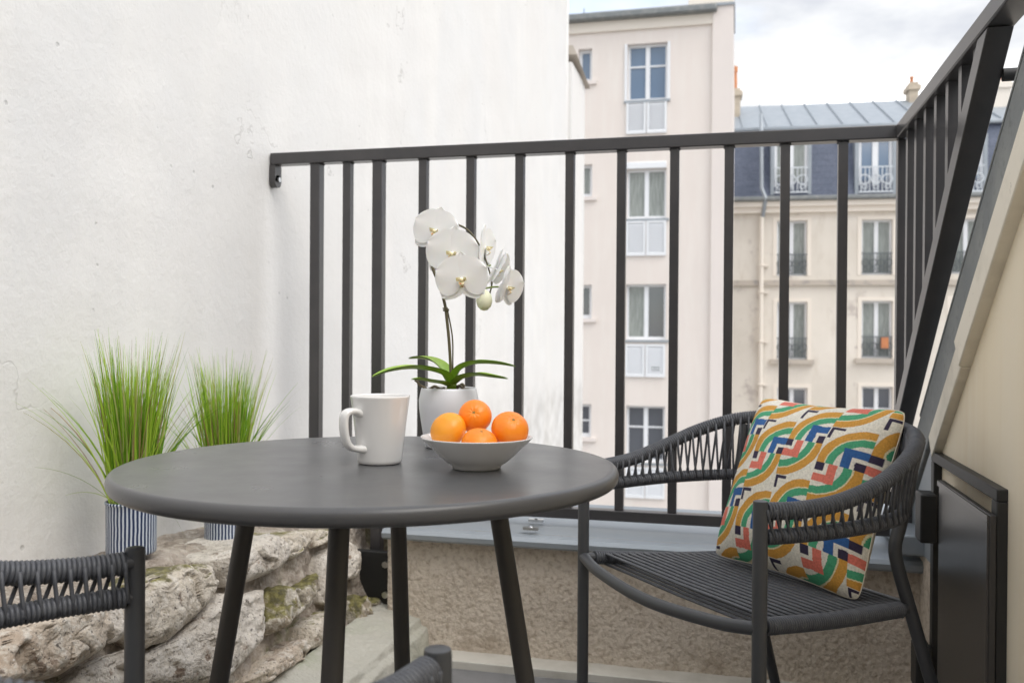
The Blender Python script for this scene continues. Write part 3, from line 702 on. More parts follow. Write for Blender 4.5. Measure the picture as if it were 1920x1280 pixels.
# ================================================================== RAILING
RY = 2.60; ZT = 1.455; XR = .41
t = thing('balcony_railing', (-.4, RY, .38), 'charcoal metal balcony railing with vertical square bars turning the corner', 'railing')
def P2(x, y): return ony(x, y, RY)
xl = -1.418; xc = .412
obj('top_rail', MB().box(xl, xc+.02, RY-.022, RY+.022, ZT, ZT+.036), M['rail'], t, bevel=.003)
obj('bottom_rail', MB().box(-1.27, xc, RY-.018, RY+.018, .400, .430), M['rail'], t, bevel=.002)
br = MB().box(xl-.003, xl+.017, RY-.02, RY+.02, 1.405, ZT-.001); br.tube([(xl-.003, RY, 1.405), (xl+.017, RY, 1.405)], .02, 20)
obj('wall_bracket', br, M['rail'], t, smooth=True)
obj('bolt', MB().tube([(xl+.016, RY-.0, 1.41), (xl+.023, RY, 1.41)], .008, 8), M['steel'], t)
bm_ = MB().box(-.0125, .0125, -.0125, .0125, 0, ZT-.431-.001).mesh('baluster'); bm_.materials.append(M['rail'])
posts = [(-1.268, .0165), (-1.062, .0165)]
for x, w in posts:
    obj('post', MB().box(x-w, x+w, RY-.0165, RY+.0165, .05 if x > -1.2 else .36, ZT-.001), M['rail'], t, bevel=.002)
pitch_ = (-.918-.2755)/-8
xs = [-1.164]+[-.918+pitch_*i for i in range(9)]
for x in xs: inst('baluster', bm_, t, V((x, RY, .431))-t.location)
wb = MB()
for x in xs+[p_[0] for p_ in posts]:
    w_ = .0165 if x in [p_[0] for p_ in posts] else .0125
    for k_ in range(14):
        a = 2*PI*k_/14; q_ = V((x+(w_+.0005)*max(-1, min(1, 1.4*math.cos(a))), RY+(w_+.0005)*max(-1, min(1, 1.4*math.sin(a))), ZT-.002+.0008*math.sin(k_*7)))
        wb.ring(q_, (0, 0, 1), .0012, .0022, 6, 4)
obj('weld_beads', wb, M['rail'], t, smooth='all', kind='stuff')
p = P2(1690, 960)
obj('corner_post', MB().box(XR+.002, XR+.034, RY-.016, RY+.016, .37, ZT-.001), M['rail'], t, bevel=.002)
obj('base_plate', MB().box(XR-.005, XR+.05, RY-.03, RY+.03, .372, .40).box(XR-.004, XR+.045, RY-.022, RY-.017, .40, .55), M['rail'], t, bevel=.002)
pl = obj('fixing_plate', MB().box(-1.115, -.995, RY-.065, RY-.04, .12, .28).box(-1.10, -1.04, RY-.04, RY-.01, .13, .26), M['black_matt'], t, bevel=.003)
for z in (.155, .245): obj('bolt', MB().tube([(-1.006, RY-.066, z), (-1.006, RY-.075, z)], .010, 10), M['steel'], pl)
# side run towards the house, same height
S0 = onx(1700, 760, XR+.02); S1 = onx(1872, 40, XR+.02)
sdir = V((0, S1.y-S0.y, S1.z-S0.z)).normalized()
def s_at_y(y): return S0.z+(y-S0.y)/sdir.y*sdir.z
yend = 1.545
obj('side_top_rail', MB().box(XR-.004, XR+.044, yend, RY-.0225, ZT+.0005, ZT+.0355), M['rail'], t, bevel=.003)
perp = V((0, -sdir.z, sdir.y)); 
if perp.z < 0: perp = -perp
yy0 = RY-.02; z0_ = s_at_y(yy0)
tt = (ZT-.002-z0_)/sdir.z; ytop = yy0+sdir.y*tt
w = .022
hz = w/abs(sdir.y)        # vertical offset so that the ends can be cut plumb / level
hy = w/sdir.z
px0, px1 = XR-.001, XR+.041
PV = []
for x in (px0, px1):
    PV += [(x, yy0, z0_-hz), (x, yy0, z0_+hz), (x, ytop+hy, ZT-.001), (x, ytop-hy, ZT-.001)]
obj('sloping_post', MB().add(PV, [(0,1,2,3),(7,6,5,4),(0,4,5,1),(1,5,6,2),(2,6,7,3),(3,7,4,0)]), M['rail'], t, bevel=.002)
yb = RY-.016
for i in range(9):
    y = yb-.113*(i+1)+.02
    zb0 = s_at_y(y)+hz-.004
    if zb0 > ZT-.05: break
    obj('baluster', MB().box(XR+.008, XR+.033, y-.0125, y+.0125, zb0, ZT-.001), M['rail'], t)
p = onx(1880, 141, XR+.041)
obj('stay_bar', MB().tube([p, p+V((.09, -.004, -.001))], .0115, 14), M['black_matt'], t, smooth=True)

# ================================================================== FURNITURE
TC = V((-.521, 1.256, 0)); TR_, TZ = .362, .737
t = thing('bistro_table', TC, 'round charcoal metal bistro table with four splayed legs', 'table')
pr = [(0.0001, TZ)]
for r in (.1, .2, .3, .34, .350): pr.append((r, TZ))
for a in range(0, 181, 15):
    q = rad(a); pr.append((TR_-.0085+.0085*math.sin(q), TZ-.0105+.0105*math.cos(q)-(.002 if a > 90 else 0)))
pr += [(TR_-.03, TZ-.0205), (TR_-.031, TZ-.012), (.0001, TZ-.012)]
obj('tabletop', MB().lathe(pr, (TC.x, TC.y, 0), 192), M['table'], t, smooth='all')
obj('leg_ring', MB().ring(V((TC.x, TC.y, TZ-.02)), (0,0,1), .178, .009, 64, 10), M['table_leg'], t, smooth='all')
for k_ in range(4):
    a = .168+k_*PI/2; d = V((math.cos(a), math.sin(a), 0))
    b0 = TC+d*.178+V((0,0,TZ-.014)); b1 = TC+d*.297+V((0,0,.012))
    lg = obj('leg', MB().tube([b0, b0.lerp(b1, .5), b1], [.0135, .014, .0142], 20), M['table_leg'], t, smooth=True)
    obj('foot_cap', MB().tube([b1, b1-V((0,0,.012))], .0155, 16), M['rubber'], lg)

# ---- woven cord armchair, built in its own frame: +x its right, -y its front, origin on the floor between the front feet
def make_chair(label):
    r = thing('cord_armchair', (0,0,0), label, 'chair')
    for s in (1, -1):
        lg = obj('front_leg', MB().tube([(s*.272, 0, .006), (s*.272, 0, .655), (s*.272, 0, .660), (s*.272, 0, .661)], [.0122, .0122, .0115, .009], 20), M['chair_metal'], r, smooth=True, local=True)
        obj('foot_cap', MB().tube([(s*.272, 0, 0), (s*.272, 0, .018)], .0135, 14), M['rubber'], lg, local=True)
        path = catmull([(s*.255, .56, .006), (s*.238, .49, .20), (s*.222, .415, .42), (s*.220, .385, .50), (s*.222, .375, .54), (s*.226, .385, .585), (s*.230, .402, .66), (s*.232, .412, .725)], 6)
        obj('rear_leg', MB().tube(path, .0122, 18), M['chair_metal'], r, smooth=True, local=True)
    # seat: bowed front rail, two side rails wound with cord, rear rail
    fr_ = catmull([(-.272, 0, .452), (-.18, -.018, .441), (0, -.030, .432), (.18, -.018, .441), (.272, 0, .452)], 8)
    obj('front_rail', MB().tube(fr_, .0115, 16), M['chair_metal'], r, smooth=True, local=True)
    obj('rear_rail', MB().tube([(-.222, .415, .42), (.222, .415, .42)], .0105, 12), M['chair_metal'], r, smooth=True, local=True)
    side = {}
    for s in (1, -1):
        P = catmull([(s*.262, .0, .452), (s*.258, .05, .447), (s*.244, .20, .432), (s*.224, .40, .42)], 10)
        obj('side_rail', MB().tube(P, .010, 12), M['chair_metal'], r, smooth=True, local=True)
        pts, tg = resample(P, .0056); mb_ = MB()
        for p_, g_ in zip(pts[4:-2], tg[4:-2]): mb_.ring(p_, g_, .0122, .0030, 14, 6)
        obj('wound_cord', mb_, M['cord'], r, smooth='all', local=True, kind='stuff')
    # seat cords
    nC = 19
    for i in range(nC):
        f_ = (i+.5)/nC; y = .035+.365*f_
        hw = .262-.04*(y/.41); z = .463-.033*(y/.41)
        for dz_ in (0, -.022):
            P = [(-hw-.004, y, z-.002+dz_), (-hw*.6, y, z-.003+dz_), (0, y, z-.006+dz_), (hw*.6, y, z-.003+dz_), (hw+.004, y, z-.002+dz_)]
            sm_ = MB().tube(P, .0048, 8)
            zc_ = z-.003+dz_; sm_.v = [(a, y+(b-y)*1.0, zc_+(c-zc_)*.55) for a, b, c in sm_.v]
            obj('seat_cord', sm_, M['cord'], r, smooth='all', local=True)
    # arm and back hoop
    up = [(.270, .004, .643), (.288, .07, .643), (.300, .15, .652), (.304, .24, .677), (.288, .325, .710), (.246, .40, .736), (.18, .455, .746), (.10, .485, .752), (0, .495, .754)]
    lo_ = [(.270, .004, .600), (.284, .07, .601), (.292, .15, .602), (.290, .24, .604), (.272, .32, .606), (.230, .385, .610), (.17, .43, .612), (.10, .455, .614), (0, .463, .615)]
    def full(h): return h + [(-x, y, z) for x, y, z in h[-2::-1]]
    U = catmull(full(up), 12); Lw = catmull(full(lo_), 12)
    obj('upper_hoop', MB().tube(U, .0100, 12), M['chair_metal'], r, smooth=True, local=True)
    obj('lower_hoop', MB().tube(Lw, .0085, 12), M['chair_metal'], r, smooth=True, local=True)
    pu, tu = resample(U, .0057); mb_ = MB()
    for p_, g_ in zip(pu[2:-1], tu[2:-1]): mb_.ring(p_, (g_+V((0,0,.05*math.sin(p_.x*90)))).normalized(), .0122, .0030, 16, 6)
    obj('upper_winding', mb_, M['cord'], r, smooth='all', local=True, kind='stuff')
    pw, tw = resample(Lw, .0057); mb_ = MB()
    for p_, g_ in zip(pw[2:-1], tw[2:-1]): mb_.ring(p_, g_, .0105, .0030, 16, 6)
    obj('lower_winding', mb_, M['cord'], r, smooth='all', local=True, kind='stuff')
    # open strands between the hoops, front and back of the weave
    n_ = 70; mo = MB(); mi_ = MB()
    def at(Pl, f_):
        x = f_*(len(Pl)-1); i = min(int(x), len(Pl)-2); return Pl[i].lerp(Pl[i+1], x-i), (Pl[i+1]-Pl[i]).normalized()
    for i in range(n_):
        f_ = (i+.6)/n_
        for side_, sh, mbx in ((1, .010, mo), (-1, -.002, mi_)):
            a, ta = at(U, min(max(f_-sh*.5, 0), 1)); b, tb = at(Lw, min(max(f_+sh*1.0, 0), 1))
            o_ = V((ta.y, -ta.x, 0)).normalized()
            if o_.dot(V((a.x, a.y-.2, 0))) < 0: o_ = -o_
            w0 = o_*(.0135*side_); w1 = o_*(.012*side_)
            mbx.tube([a+w0+V((0,0,.004)), a.lerp(b, .35)+w0*.75, a.lerp(b, .7)+w1*.75, b+w1-V((0,0,.004))], .0027, 7)
    obj('outer_strands', mo, M['cord'], r, smooth='all', local=True, kind='stuff')
    obj('inner_strands', mi_, M['cord'], r, smooth='all', local=True, kind='stuff')
    return r
c1 = make_chair('dark grey cord armchair right of the table, holding the patterned cushion')
c1.location = (-.138, 1.735, 0); c1.rotation_euler = (0, 0, math.atan2(-.755, .656)); c1['group'] = 'cord armchairs round the table'
c2 = copy_tree(c1); c2['label'] = 'empty cord armchair in the near left foreground, only its arms in view'
c2.location = (-.4875, .866, 0); c2.rotation_euler = (0, 0, math.atan2(.461, -.886)); c2.scale = (1, 1, .995)

# ---- cushion
BL = V((-.042, 2.031, .452)); BR = V((.223, 1.789, .437)); TL = V((.060, 2.155, .789)); TRr = V((.317, 1.867, .788))
PAL = {'w': (.80, .76, .66), 'o': (.64, .32, .055), 'g': (.07, .36, .19), 'b': (.028, .115, .33), 'd': (.035, .025, .06), 'c': (.74, .19, .135), 'l': (.78, .70, .45)}
def pattern(u, v):
    W = .236; k_ = math.floor((u+.005)/W); fx = (u+.005)/W-k_
    s = .285 if k_ % 2 == 0 else .39
    q = ((v-s+.22)/.44) % 1.0                     # 0..0.5 E tile, 0.5..1 C tile
    if q < .5: x = 1-fx; y = 1-q*2; E_ = True     # distance from the lower right corner
    else: x = fx; y = (q-.5)*2; E_ = False
    r = math.hypot(x, y); c_ = max(x, y)
    jit = .012*noise.noise(V((u*30, v*30, 1)))
    r += jit; c_ += jit
    if c_ < .20: return 'd'
    if c_ < .285: return 'w'
    if c_ < .485: return 'b' if E_ else 'c'
    if .615 < r < .795: return 'g'
    if .795 <= r < .825: return 'l'
    if .825 <= r < 1.02: return 'o'
    if r >= 1.02:
        X = 1-x; Y = 1-y
        if E_ and min(X, Y) < .095 and max(X, Y) < .34 and min(X, Y) > .015: return 'd'
    return 'w'
def pattern2(u, v):
    c_ = pattern(u, v)
    return c_
t = thing('scatter_cushion', (BL+BR)/2, 'square cushion with wavy ochre, green, blue and coral pattern leaning in the armchair', 'cushion')
nn_ = (BR-BL).cross(TL-BL).normalized()
if nn_.dot(O-BL) < 0: nn_ = -nn_
def cpos(a, b, sgn):
    u = a*2-1; v = b*2-1; 
    # slightly pulled-in edges with ears at the corners
    pu = 1-.075*(1-v*v)**.8-.07*abs(u*v)**8; pv = 1-.085*(1-u*u)**.8-.07*abs(u*v)**8
    aa = .5+.525*u*pu; bb = .5+.52*v*pv
    P = BL.lerp(BR, aa).lerp(TL.lerp(TRr, aa), bb)
    th = .085*(max(0, 1-abs(u)**2.6)**.62)*(max(0, 1-abs(v)**2.6)**.62)
    wr = .006*noise.noise(V((u*2.2, v*2.2, 3)))+.003*noise.noise(V((u*6, v*2.0, 8)))
    edge = (1-u*u)*(1-v*v)
    sag = -.012*math.exp(-((v+1)/.35)**2)
    return P + nn_*(sgn*(th+wr*min(1, edge*6))+ (0 if sgn < 0 else 0) + .0) + V((0, 0, sag*edge))
NC = 330
fm = MB().grid(lambda a, b: cpos(a, b, 1), NC, NC); fm.f = fm.f
me = fm.mesh('front_cover', 'all')
ca = me.color_attributes.new('print', 'FLOAT_COLOR', 'POINT')
cols_ = []
for j in range(NC+1):
    for i in range(NC+1):
        a = i/NC; b = j/NC
        cc = PAL[pattern2(a, 1-b)]
        cols_ += [cc[0], cc[1], cc[2], 1]
ca.data.foreach_set('color', cols_)
cmn = mat('printed_cotton', (.8, .8, .8), .85, bump=[(650, .35, .0009)]); tt_ = cmn.node_tree
at_ = tt_.nodes.new('ShaderNodeAttribute'); at_.attribute_name = 'print'
nz = tt_.nodes.new('ShaderNodeTexNoise'); nz.inputs['Scale'].default_value = 260; nz.inputs['Detail'].default_value = 3
mr_ = tt_.nodes.new('ShaderNodeMapRange'); mr_.inputs[1].default_value = .3; mr_.inputs[2].default_value = .7; mr_.inputs[3].default_value = .82; mr_.inputs[4].default_value = 1.1
cod = tt_.nodes.new('ShaderNodeTexCoord'); tt_.links.new(cod.outputs['Object'], nz.inputs['Vector']); tt_.links.new(nz.outputs[0], mr_.inputs[0])
vm = tt_.nodes.new('ShaderNodeVectorMath'); vm.operation = 'SCALE'; tt_.links.new(at_.outputs['Color'], vm.inputs[0]); tt_.links.new(mr_.outputs[0], vm.inputs['Scale'])
tt_.links.new(vm.outputs[0], tt_.nodes['Principled BSDF'].inputs['Base Color'])
obj('front_cover', me, cmn, t)
bk = MB().grid(lambda a, b: cpos(a, b, -1), 60, 60); bk.f = [tuple(reversed(f)) for f in bk.f]
obj('back_cover', bk, M['cushion_back'], t, smooth='all')
per = [cpos(i/40, 0, 1) for i in range(41)]+[cpos(1, i/40, 1) for i in range(1, 41)]+[cpos(1-i/40, 1, 1) for i in range(1, 41)]+[cpos(0, 1-i/40, 1) for i in range(1, 41)]
obj('seam', MB().tube(per, .0014, 6), M['cushion_back'], t, smooth='all')

# ================================================================== ON THE TABLE
def toward(a):   # horizontal direction, a = angle from the view axis to the right
    f_ = V((-math.sin(YAW), math.cos(YAW), 0)); r_ = V((math.cos(YAW), math.sin(YAW), 0)); return f_*math.cos(a)+r_*math.sin(a)
RT = toward(PI/2); FW = toward(0)
mc = V((-.508, 1.253, TZ))
t = thing('coffee_mug', mc, 'plain white tapered ceramic mug with angular handle on the table', 'mug')
mp_ = [(.0001, .003), (.0285, .003), (.0300, .0008), (.0316, .0015), (.0325, .006), (.0345, .025), (.0385, .060), (.0432, .0965), (.0437, .0985), (.0430, .0998), (.0418, .0996), (.0408, .0975), (.0365, .060), (.0325, .025), (.0300, .010), (.0250, .0065), (.0001, .006)]
obj('cup_body', MB().lathe(mp_, mc, 96), M['ceramic'], t, smooth='all')
hd = toward(rad(180+45))          # towards us and to the left
hp = [(.036, .0745), (.046, .0785), (.056, .0785), (.0625, .0735), (.0640, .062), (.0625, .046), (.0585, .034), (.0525, .0275), (.043, .0245), (.032, .0235)]
hpts = catmull([mc+hd*a+V((0,0,b)) for a, b in hp], 5)
mb = MB(); sidev = hd.cross(V((0,0,1))).normalized(); P = []; K = 16
for i, p_ in enumerate(hpts):
    tg = (hpts[min(i+1, len(hpts)-1)]-hpts[max(i-1, 0)]).normalized(); nn2 = tg.cross(sidev)
    f_ = i/(len(hpts)-1); ww = .0085+.004*(abs(f_-.5)*2)**4; hh = .0045+.002*(abs(f_-.5)*2)**6
    for j in range(K):
        a = 2*PI*j/K; P.append(p_+sidev*(ww*math.copysign(abs(math.cos(a))**.7, math.cos(a)))+nn2*(hh*math.copysign(abs(math.sin(a))**.7, math.sin(a))))
mb.add(P, [(i*K+j, i*K+(j+1) % K, (i+1)*K+(j+1) % K, (i+1)*K+j) for i in range(len(hpts)-1) for j in range(K)])
obj('handle', mb, M['ceramic'], t, smooth='all')

bc = V((-.357, 1.243, TZ))
bp = [(.0001, .004), (.030, .004), (.032, .0005), (.0345, .0008), (.0355, .0045), (.044, .010), (.056, .020), (.066, .031), (.0735, .0375), (.0785, .0430), (.0797, .0443), (.0796, .0455), (.0783, .0456), (.0765, .0440), (.071, .0385), (.063, .0315), (.053, .0225), (.040, .013), (.025, .0085), (.0001, .0075)]
b_ = obj('fruit_bowl', MB().lathe(bp, bc, 128), M['ceramic'], None, smooth='all'); b_['label'] = 'shallow white ceramic bowl holding the clementines on the table'; b_['category'] = 'bowl'

def fruit(dx, dd, z, r, up, m_, label, nm='clementine', seed=0):
    c = bc+RT*dx+FW*dd; c.z = TZ+z
    t_ = thing(nm, c, label, 'clementine' if nm == 'clementine' else 'orange', 'fruit in the white bowl')
    up = V(up).normalized(); q = up.to_track_quat('Z', 'Y'); mb_ = MB(); P_ = []; nu, nv = 56, 36
    for j in range(nv+1):
        th = PI*j/nv
        for i in range(nu):
            ph = 2*PI*i/nu
            rr = r*(1-.10*abs(math.cos(th))**3-.075*math.exp(-(th/.20)**2)+.012*math.cos(9*ph)*math.exp(-((th-.28)/.22)**2))*(1+.018*noise.noise(V((math.cos(ph)*2, math.sin(ph)*2, th*2+seed))))
            P_.append(c+q @ V((rr*math.sin(th)*math.cos(ph), rr*math.sin(th)*math.sin(ph), rr*math.cos(th)*.93)))
    mb_.add(P_, [(j*nu+i, (j+1)*nu+i, (j+1)*nu+(i+1) % nu, j*nu+(i+1) % nu) for j in range(nv) for i in range(nu)])
    obj('peel', mb_, m_, t_, smooth='all')
    s0 = c+up*(r*.93*.80); sb = MB()
    for k_ in range(5):
        a = k_*2*PI/5; d_ = q @ V((math.cos(a), math.sin(a), 0)); sb.tube([s0, s0+d_*.0026+up*.0008], [.0012, .0005], 6)
    obj('stalk_end', sb, M['stalk'], t_, smooth='all')
camdir = -FW
fruit(-.041, .002, .0540, .0262, (.3, .5, -.6), M['orange_yellow'], 'smooth yellowish orange at the left of the bowl, lighter than the others', 'orange', 1)
fruit(-.004, .028, .0710, .0245, -FW*.85+RT*-.05+V((0,0,.35)), M['orange'], 'topmost clementine with its navel facing us, at the back of the bowl', seed=2)
fruit(.005, -.030, .0375, .0255, V((0,0,1))+FW*-.35+RT*.15, M['orange'], 'clementine sunk deepest in the bowl, between the left and right fruit', seed=3)
fruit(.047, .002, .0555, .0268, V((0,0,.75))-FW*.7+RT*.25, M['orange'], 'large clementine at the right edge of the bowl', seed=4)

# ---- orchid
oc = V((-.470, 1.464, TZ)); 
t = thing('potted_orchid', oc, 'white moth orchid with arching stem in a white pot behind the fruit bowl', 'orchid')
op = [(.0001, .002), (.034, .002), (.037, .0), (.040, .003), (.0445, .03), (.0500, .065), (.0505, .080), (.0470, .097), (.0455, .1005), (.0440, .1005), (.0432, .098), (.0460, .085), (.0440, .05), (.0001, .045)]
obj('flower_pot', MB().lathe(op, oc, 80), M['pot_white'], t, smooth='all')
def bkf(u, v):
    r = .0435*v; a = 2*PI*u; p_ = oc+V((r*math.cos(a), r*math.sin(a), .094)); p_.z += .006*noise.noise(p_*90)+.003*noise.noise(p_*220); return p_
obj('bark', MB().grid(bkf, 60, 16), M['bark'], t)
DO = (oc-O).dot(W_)
def od(x, y, dd=0): return ond(x, y, DO+dd)
for k_, pts in enumerate([[(800,728),(788,722),(783,716),(778,712)], [(805,730),(815,724),(826,729),(834,727)], [(852,727),(862,723),(870,729),(880,730)], [(858,726),(866,720),(869,722),(872,725)]]):
    obj('aerial_root', MB().tube(catmull([od(x, y, -.02+.01*k_) for x, y in pts], 5), .0022, 8), M['root'], t, smooth='all')
def leaf(pts, w0, tw=0, dd=0, thick=.0016):
    P_ = catmull([od(x, y, d) for x, y, d in pts], 6); mb_ = MB(); n_ = len(P_); rows_ = []
    for i, p_ in enumerate(P_):
        tg = (P_[min(i+1, n_-1)]-P_[max(i-1, 0)]).normalized(); sd_ = tg.cross(V((0,0,1))).normalized(); upv = sd_.cross(tg)
        if upv.z < 0: upv = -upv
        f_ = i/(n_-1); w_ = w0*(math.sin(PI*min(1, .16+.84*f_))**.6)*(1 if f_ < .9 else 1)
        w_ = max(w_, .0006)
        rows_.append([p_+sd_*(w_*s)+upv*(abs(s)**1.5*w_*.45)+sd_*0 for s in (-1, -.66, -.33, 0, .33, .66, 1)])
    for s_, off in ((1, 0), (-1, -thick)):
        Q_ = [q+V((0,0,off)) for rw in rows_ for q in rw]
        Fq = [(i*7+j, i*7+j+1, (i+1)*7+j+1, (i+1)*7+j) for i in range(n_-1) for j in range(6)]
        mb_.add(Q_, Fq if s_ > 0 else [tuple(reversed(f)) for f in Fq])
    return obj('leaf', mb_, M['leaf'], t, smooth='all')
leaf([(846,722,0),(828,700,-.02),(780,690,-.05),(735,694,-.08),(698,705,-.10)], .0125)
leaf([(845,718,0),(835,694,.02),(815,678,.05),(790,671,.075),(766,671,.09)], .0115)
leaf([(848,718,0),(862,693,-.01),(890,681,-.02),(930,681,-.02),(967,686,-.02)], .0125)
leaf([(848,722,0),(868,708,-.03),(895,703,-.05),(925,706,-.06),(953,709,-.06)], .0105)
leaf([(843,724,0),(828,718,-.04),(808,715,-.06),(790,711,-.07),(771,710,-.08)], .0085)
obj('crown', MB().tube([od(847, 734), od(847, 718), od(847, 704)], [.008, .0085, .004], 14), M['leaf'], t, smooth='all')
st = catmull([od(846, 722), od(845, 690), od(842, 640), od(838, 600), od(834, 570), od(823, 532), od(812, 505), od(808, 480, .01), od(812, 450, .02), od(826, 428, .03), od(850, 420, .035), od(878, 432, .035), od(900, 462, .03), od(915, 500, .025), od(922, 530, .02), od(918, 552, .01)], 6)
obj('flower_stem', MB().tube(st, [.0026]*30+[.0026-.0012*min(1, i/50) for i in range(len(st)-30)], 10), M['orchid_stem'], t, smooth='all')
obj('support_stake', MB().tube(catmull([od(849, 724, .004), od(849, 680, .004), od(848, 630, .004), od(838, 576, .004)], 6), .0013, 8), M['orchid_stem'], t, smooth='all')
obj('plant_tie', MB().ring(od(836, 582), (0, .1, 1), .0042, .0013, 14, 6).ring(od(836, 579), (.2, .1, 1), .0046, .0013, 14, 6), M['orchid_stem'], t, smooth='all')
def petal_mesh(L_, Wd, cup, base=.12, ruff=.0):
    mb_ = MB()
    def pf_(u, v):
        a = u*2-1; y = v*L_
        ww = Wd*(math.sin(PI*(base+(1-base)*v)**.85)**.55 if v < .999 else 0.0)*(1-base*.2)
        x = a*ww/2
        z = cup*(v*v)*L_ - .25*Wd*(a*a)*abs(cup)*1.2 + ruff*math.sin(a*5+v*4)*v
        return (x, y, z)
    mb_.grid(pf_, 12, 14)
    return mb_.mesh('petal', 'all')
pet_big = petal_mesh(.042, .064, .05, .08, .0005); pet_sep = petal_mesh(.042, .034, .05, .16, .0004)
for me_ in (pet_big, pet_sep): me_.materials.append(M['petal'])
lipm = MB()
lipm.grid(lambda u, v: ((u*2-1)*.0055*(1-.5*v), -.002-.012*v, .003+.008*math.sin(PI*v)), 8, 8)
for s in (1, -1): lipm.grid(lambda u, v, s=s: (s*(.003+.006*v), .001+(u-.5)*.007, .003+.008*u*v+.004*v), 5, 5)
lipm.tube([(0, .001, .002), (0, .0, .008), (0, -.002, .011)], [.0028, .0034, .002], 10)
lip_me = lipm.mesh('lip', 'all'); lip_me.materials.append(M['lip'])
colm = MB().tube([(0, 0, -.022), (0, .001, -.010), (0, .001, .002), (0, 0, .007)], [.0011, .0014, .0028, .0030], 10).mesh('flower', 'all'); colm.materials.append(M['petal'])
def flower(x, y, dd, nrm_, up_, sc_=1.0, fold=0):
    c = od(x, y, dd); z_ = V(nrm_).normalized(); y_ = (V(up_)-z_*V(up_).dot(z_)).normalized(); x_ = y_.cross(z_)
    Mx = Matrix(((x_.x, y_.x, z_.x, 0), (x_.y, y_.y, z_.y, 0), (x_.z, y_.z, z_.z, 0), (0, 0, 0, 1)))
    o = inst('flower', colm, t, c-t.location); o.rotation_euler = Mx.to_euler(); o.scale = (sc_,)*3
    for nm, me_, ang, dz, tilt in (('sepal', pet_sep, 0, -.0015, -.05), ('sepal', pet_sep, 130, -.0015, -.05), ('sepal', pet_sep, -130, -.0015, -.05), ('petal', pet_big, 68, .0006, fold), ('petal', pet_big, -68, .0010, fold)):
        q = Matrix.Rotation(rad(ang), 4, 'Z') @ Matrix.Rotation(tilt, 4, 'X')
        inst(nm, me_, o, (0, 0, dz), q.to_euler())
    inst('lip', lip_me, o, (0, 0, .001), scale=(.85, .85, .85))
tc_ = -FW
flower(817, 434, .012, tc_+RT*-.25+V((0,0,.0)), V((0,0,1))+RT*.22, 1.02)
flower(848, 476, -.006, tc_+RT*-.10+V((0,0,-.08)), V((0,0,1))+RT*.10, 1.12)
flower(866, 524, -.024, tc_+RT*-.05+V((0,0,-.10)), V((0,0,1))+RT*-.05, 1.10)
flower(909, 466, .02, tc_*.30+RT*.95+V((0,0,-.05)), V((0,0,1))+RT*-.1, .98, .1)
flower(930, 506, .01, tc_*.12+RT*.95+V((0,0,-.35)), V((0,0,1))+RT*.3, .92, .35)
flower(950, 540, .0, tc_*.45+RT*.85+V((0,0,-.15)), V((0,0,1))+RT*.15, .92, .3)
obj('flower_stalk', MB().tube(catmull([od(908, 541, .01), od(925, 538, .005), od(944, 538, 0)], 5), .0015, 8), M['orchid_green'], t, smooth='all')
obj('flower_stalk', MB().tube(catmull([od(902, 504, .02), od(912, 500, .015), od(920, 497, .01)], 5), .0014, 8), M['orchid_green'], t, smooth='all')
bd = od(908, 563, -.01)
bdm = MB().lathe([(.0001, -.0175), (.006, -.016), (.0115, -.010), (.0138, -.001), (.012, .009), (.007, .015), (.002, .018), (.0001, .0185)], bd, 24)
obj('bud', bdm, M['bud'], t, smooth='all')

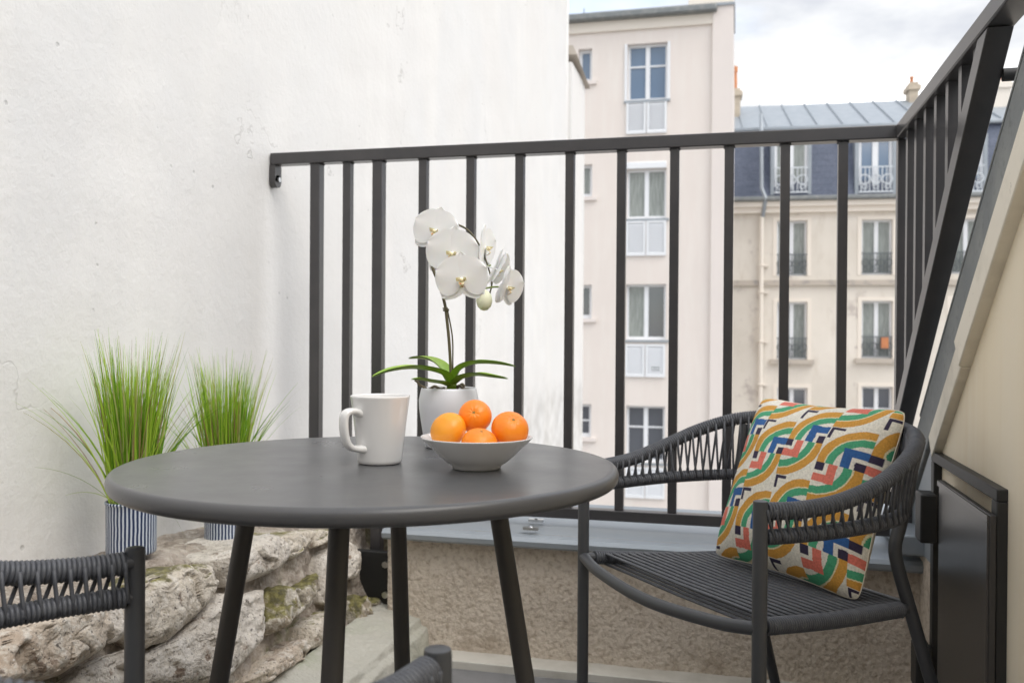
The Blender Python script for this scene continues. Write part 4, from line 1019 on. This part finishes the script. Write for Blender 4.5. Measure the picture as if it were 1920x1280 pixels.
# ---- pots of ornamental grass on the rubble wall
def grass_pot(label):
    r = thing('potted_grass', (0,0,0), label, 'potted grass', 'grass pots on the rubble wall')
    pp = [(.0001, .001), (.049, .001), (.0505, .003), (.051, .010)]
    n_ = 8
    pp += [(.0505+.001*(i/n_), .010+.095*i/n_) for i in range(1, n_+1)]
    pp += [(.053, .1075), (.0535, .110), (.0525, .1125), (.0500, .1125), (.0490, .110), (.0485, .09), (.0001, .088)]
    obj('striped_pot', MB().lathe(pp, (0,0,0), 96), M['stripe'], r, smooth='all', local=True)
    rnd_ = random.Random(5); mb_ = MB(); cols2 = []
    for b_ in range(620):
        a = rnd_.uniform(0, 2*PI); r0 = .040*math.sqrt(rnd_.random()); x0, y0 = r0*math.cos(a), r0*math.sin(a)
        Ln = rnd_.choice((rnd_.uniform(.18, .33), rnd_.uniform(.26, .36), rnd_.uniform(.28, .40)))
        a2 = a+rnd_.uniform(-.7, .7); lean = rnd_.uniform(.0, .07)+.14*r0/.04*rnd_.random()**1.3; cv = rnd_.uniform(-.04, .14)
        if rnd_.random() < .05: lean += .22; cv += .3
        w_ = rnd_.uniform(.0010, .0022); P_ = []; x, y, z = x0, y0, .085; ang = lean; n__ = 7; fa = rnd_.uniform(0, PI)
        for i in range(n__+1):
            f_ = i/n__; wv = w_*(1-f_**1.8)+.00015
            P_ += [(x-math.cos(fa)*wv, y-math.sin(fa)*wv, z), (x+math.cos(fa)*wv, y+math.sin(fa)*wv, z)]
            x += math.sin(ang)*math.cos(a2)*Ln/n__; y += math.sin(ang)*math.sin(a2)*Ln/n__; z += math.cos(ang)*Ln/n__; ang += cv/n__*2
        mb_.add(P_, [(2*i, 2*i+1, 2*i+3, 2*i+2) for i in range(n__)])
        g = rnd_.random(); base = (.27+.20*g, .50+.14*g, .025+.05*g) if rnd_.random() > .25 else (.14, .30, .015)
        if rnd_.random() < .12: base = (.50, .48, .20)
        if rnd_.random() < .05: base = (.30, .20, .09)
        cols2 += list((*base, 1))*(2*(n__+1))
    me_ = mb_.mesh('grass_tuft', 'all'); c_ = me_.color_attributes.new('tint', 'FLOAT_COLOR', 'POINT'); c_.data.foreach_set('color', cols2)
    obj('grass_tuft', me_, M['blade'], r, local=True, kind='stuff')
    obj('potting_soil', MB().lathe([(.0001, .094), (.03, .093), (.0486, .091)], (0,0,0), 32), M['bark'], r, local=True)
    # long stray blades that droop over the rim
    sb = MB(); c3 = []
    for k_ in range(8):
        a = rad(150+random.uniform(-70, 90)); Ln = random.uniform(.16, .28); ang = random.uniform(.7, 1.2); x, y, z = .035*math.cos(a), .035*math.sin(a), .10; P_ = []; w_ = random.uniform(.0006, .0013)
        cv = random.uniform(.6, 1.9)
        for i in range(13):
            f_ = i/12; P_ += [(x, y, z-w_*(1-f_*.8)), (x, y, z+w_*(1-f_*.8))]
            x += math.sin(ang)*math.cos(a)*Ln/12; y += math.sin(ang)*math.sin(a)*Ln/12; z += math.cos(ang)*Ln/12; ang += cv/12
        sb.add(P_, [(2*i, 2*i+1, 2*i+3, 2*i+2) for i in range(12)])
        g = random.random(); c3 += list((.20+.3*g, .27+.3*g, .06+.12*g, 1))*26
    me_ = sb.mesh('stray_blades', 'all'); c_ = me_.color_attributes.new('tint', 'FLOAT_COLOR', 'POINT'); c_.data.foreach_set('color', c3)
    obj('stray_blades', me_, M['blade'], r, local=True)
    return r
def camxy(px, d): 
    p_ = O+W_*d+R_*((px-960)/F*d); return p_.x, p_.y
g1 = grass_pot('nearer pot of tall grass in blue and white striped pot, left of the other')
x_, y_ = camxy(248, 1.95); g1.location = (x_, y_, .455); g1.rotation_euler = (0, 0, 2.9)
g2 = copy_tree(g1); g2['label'] = 'farther pot of grass, its striped pot half hidden behind the table edge'
x_, y_ = camxy(425, 2.27); g2.location = (x_, y_, .412); g2.rotation_euler = (0, 0, 2.1)
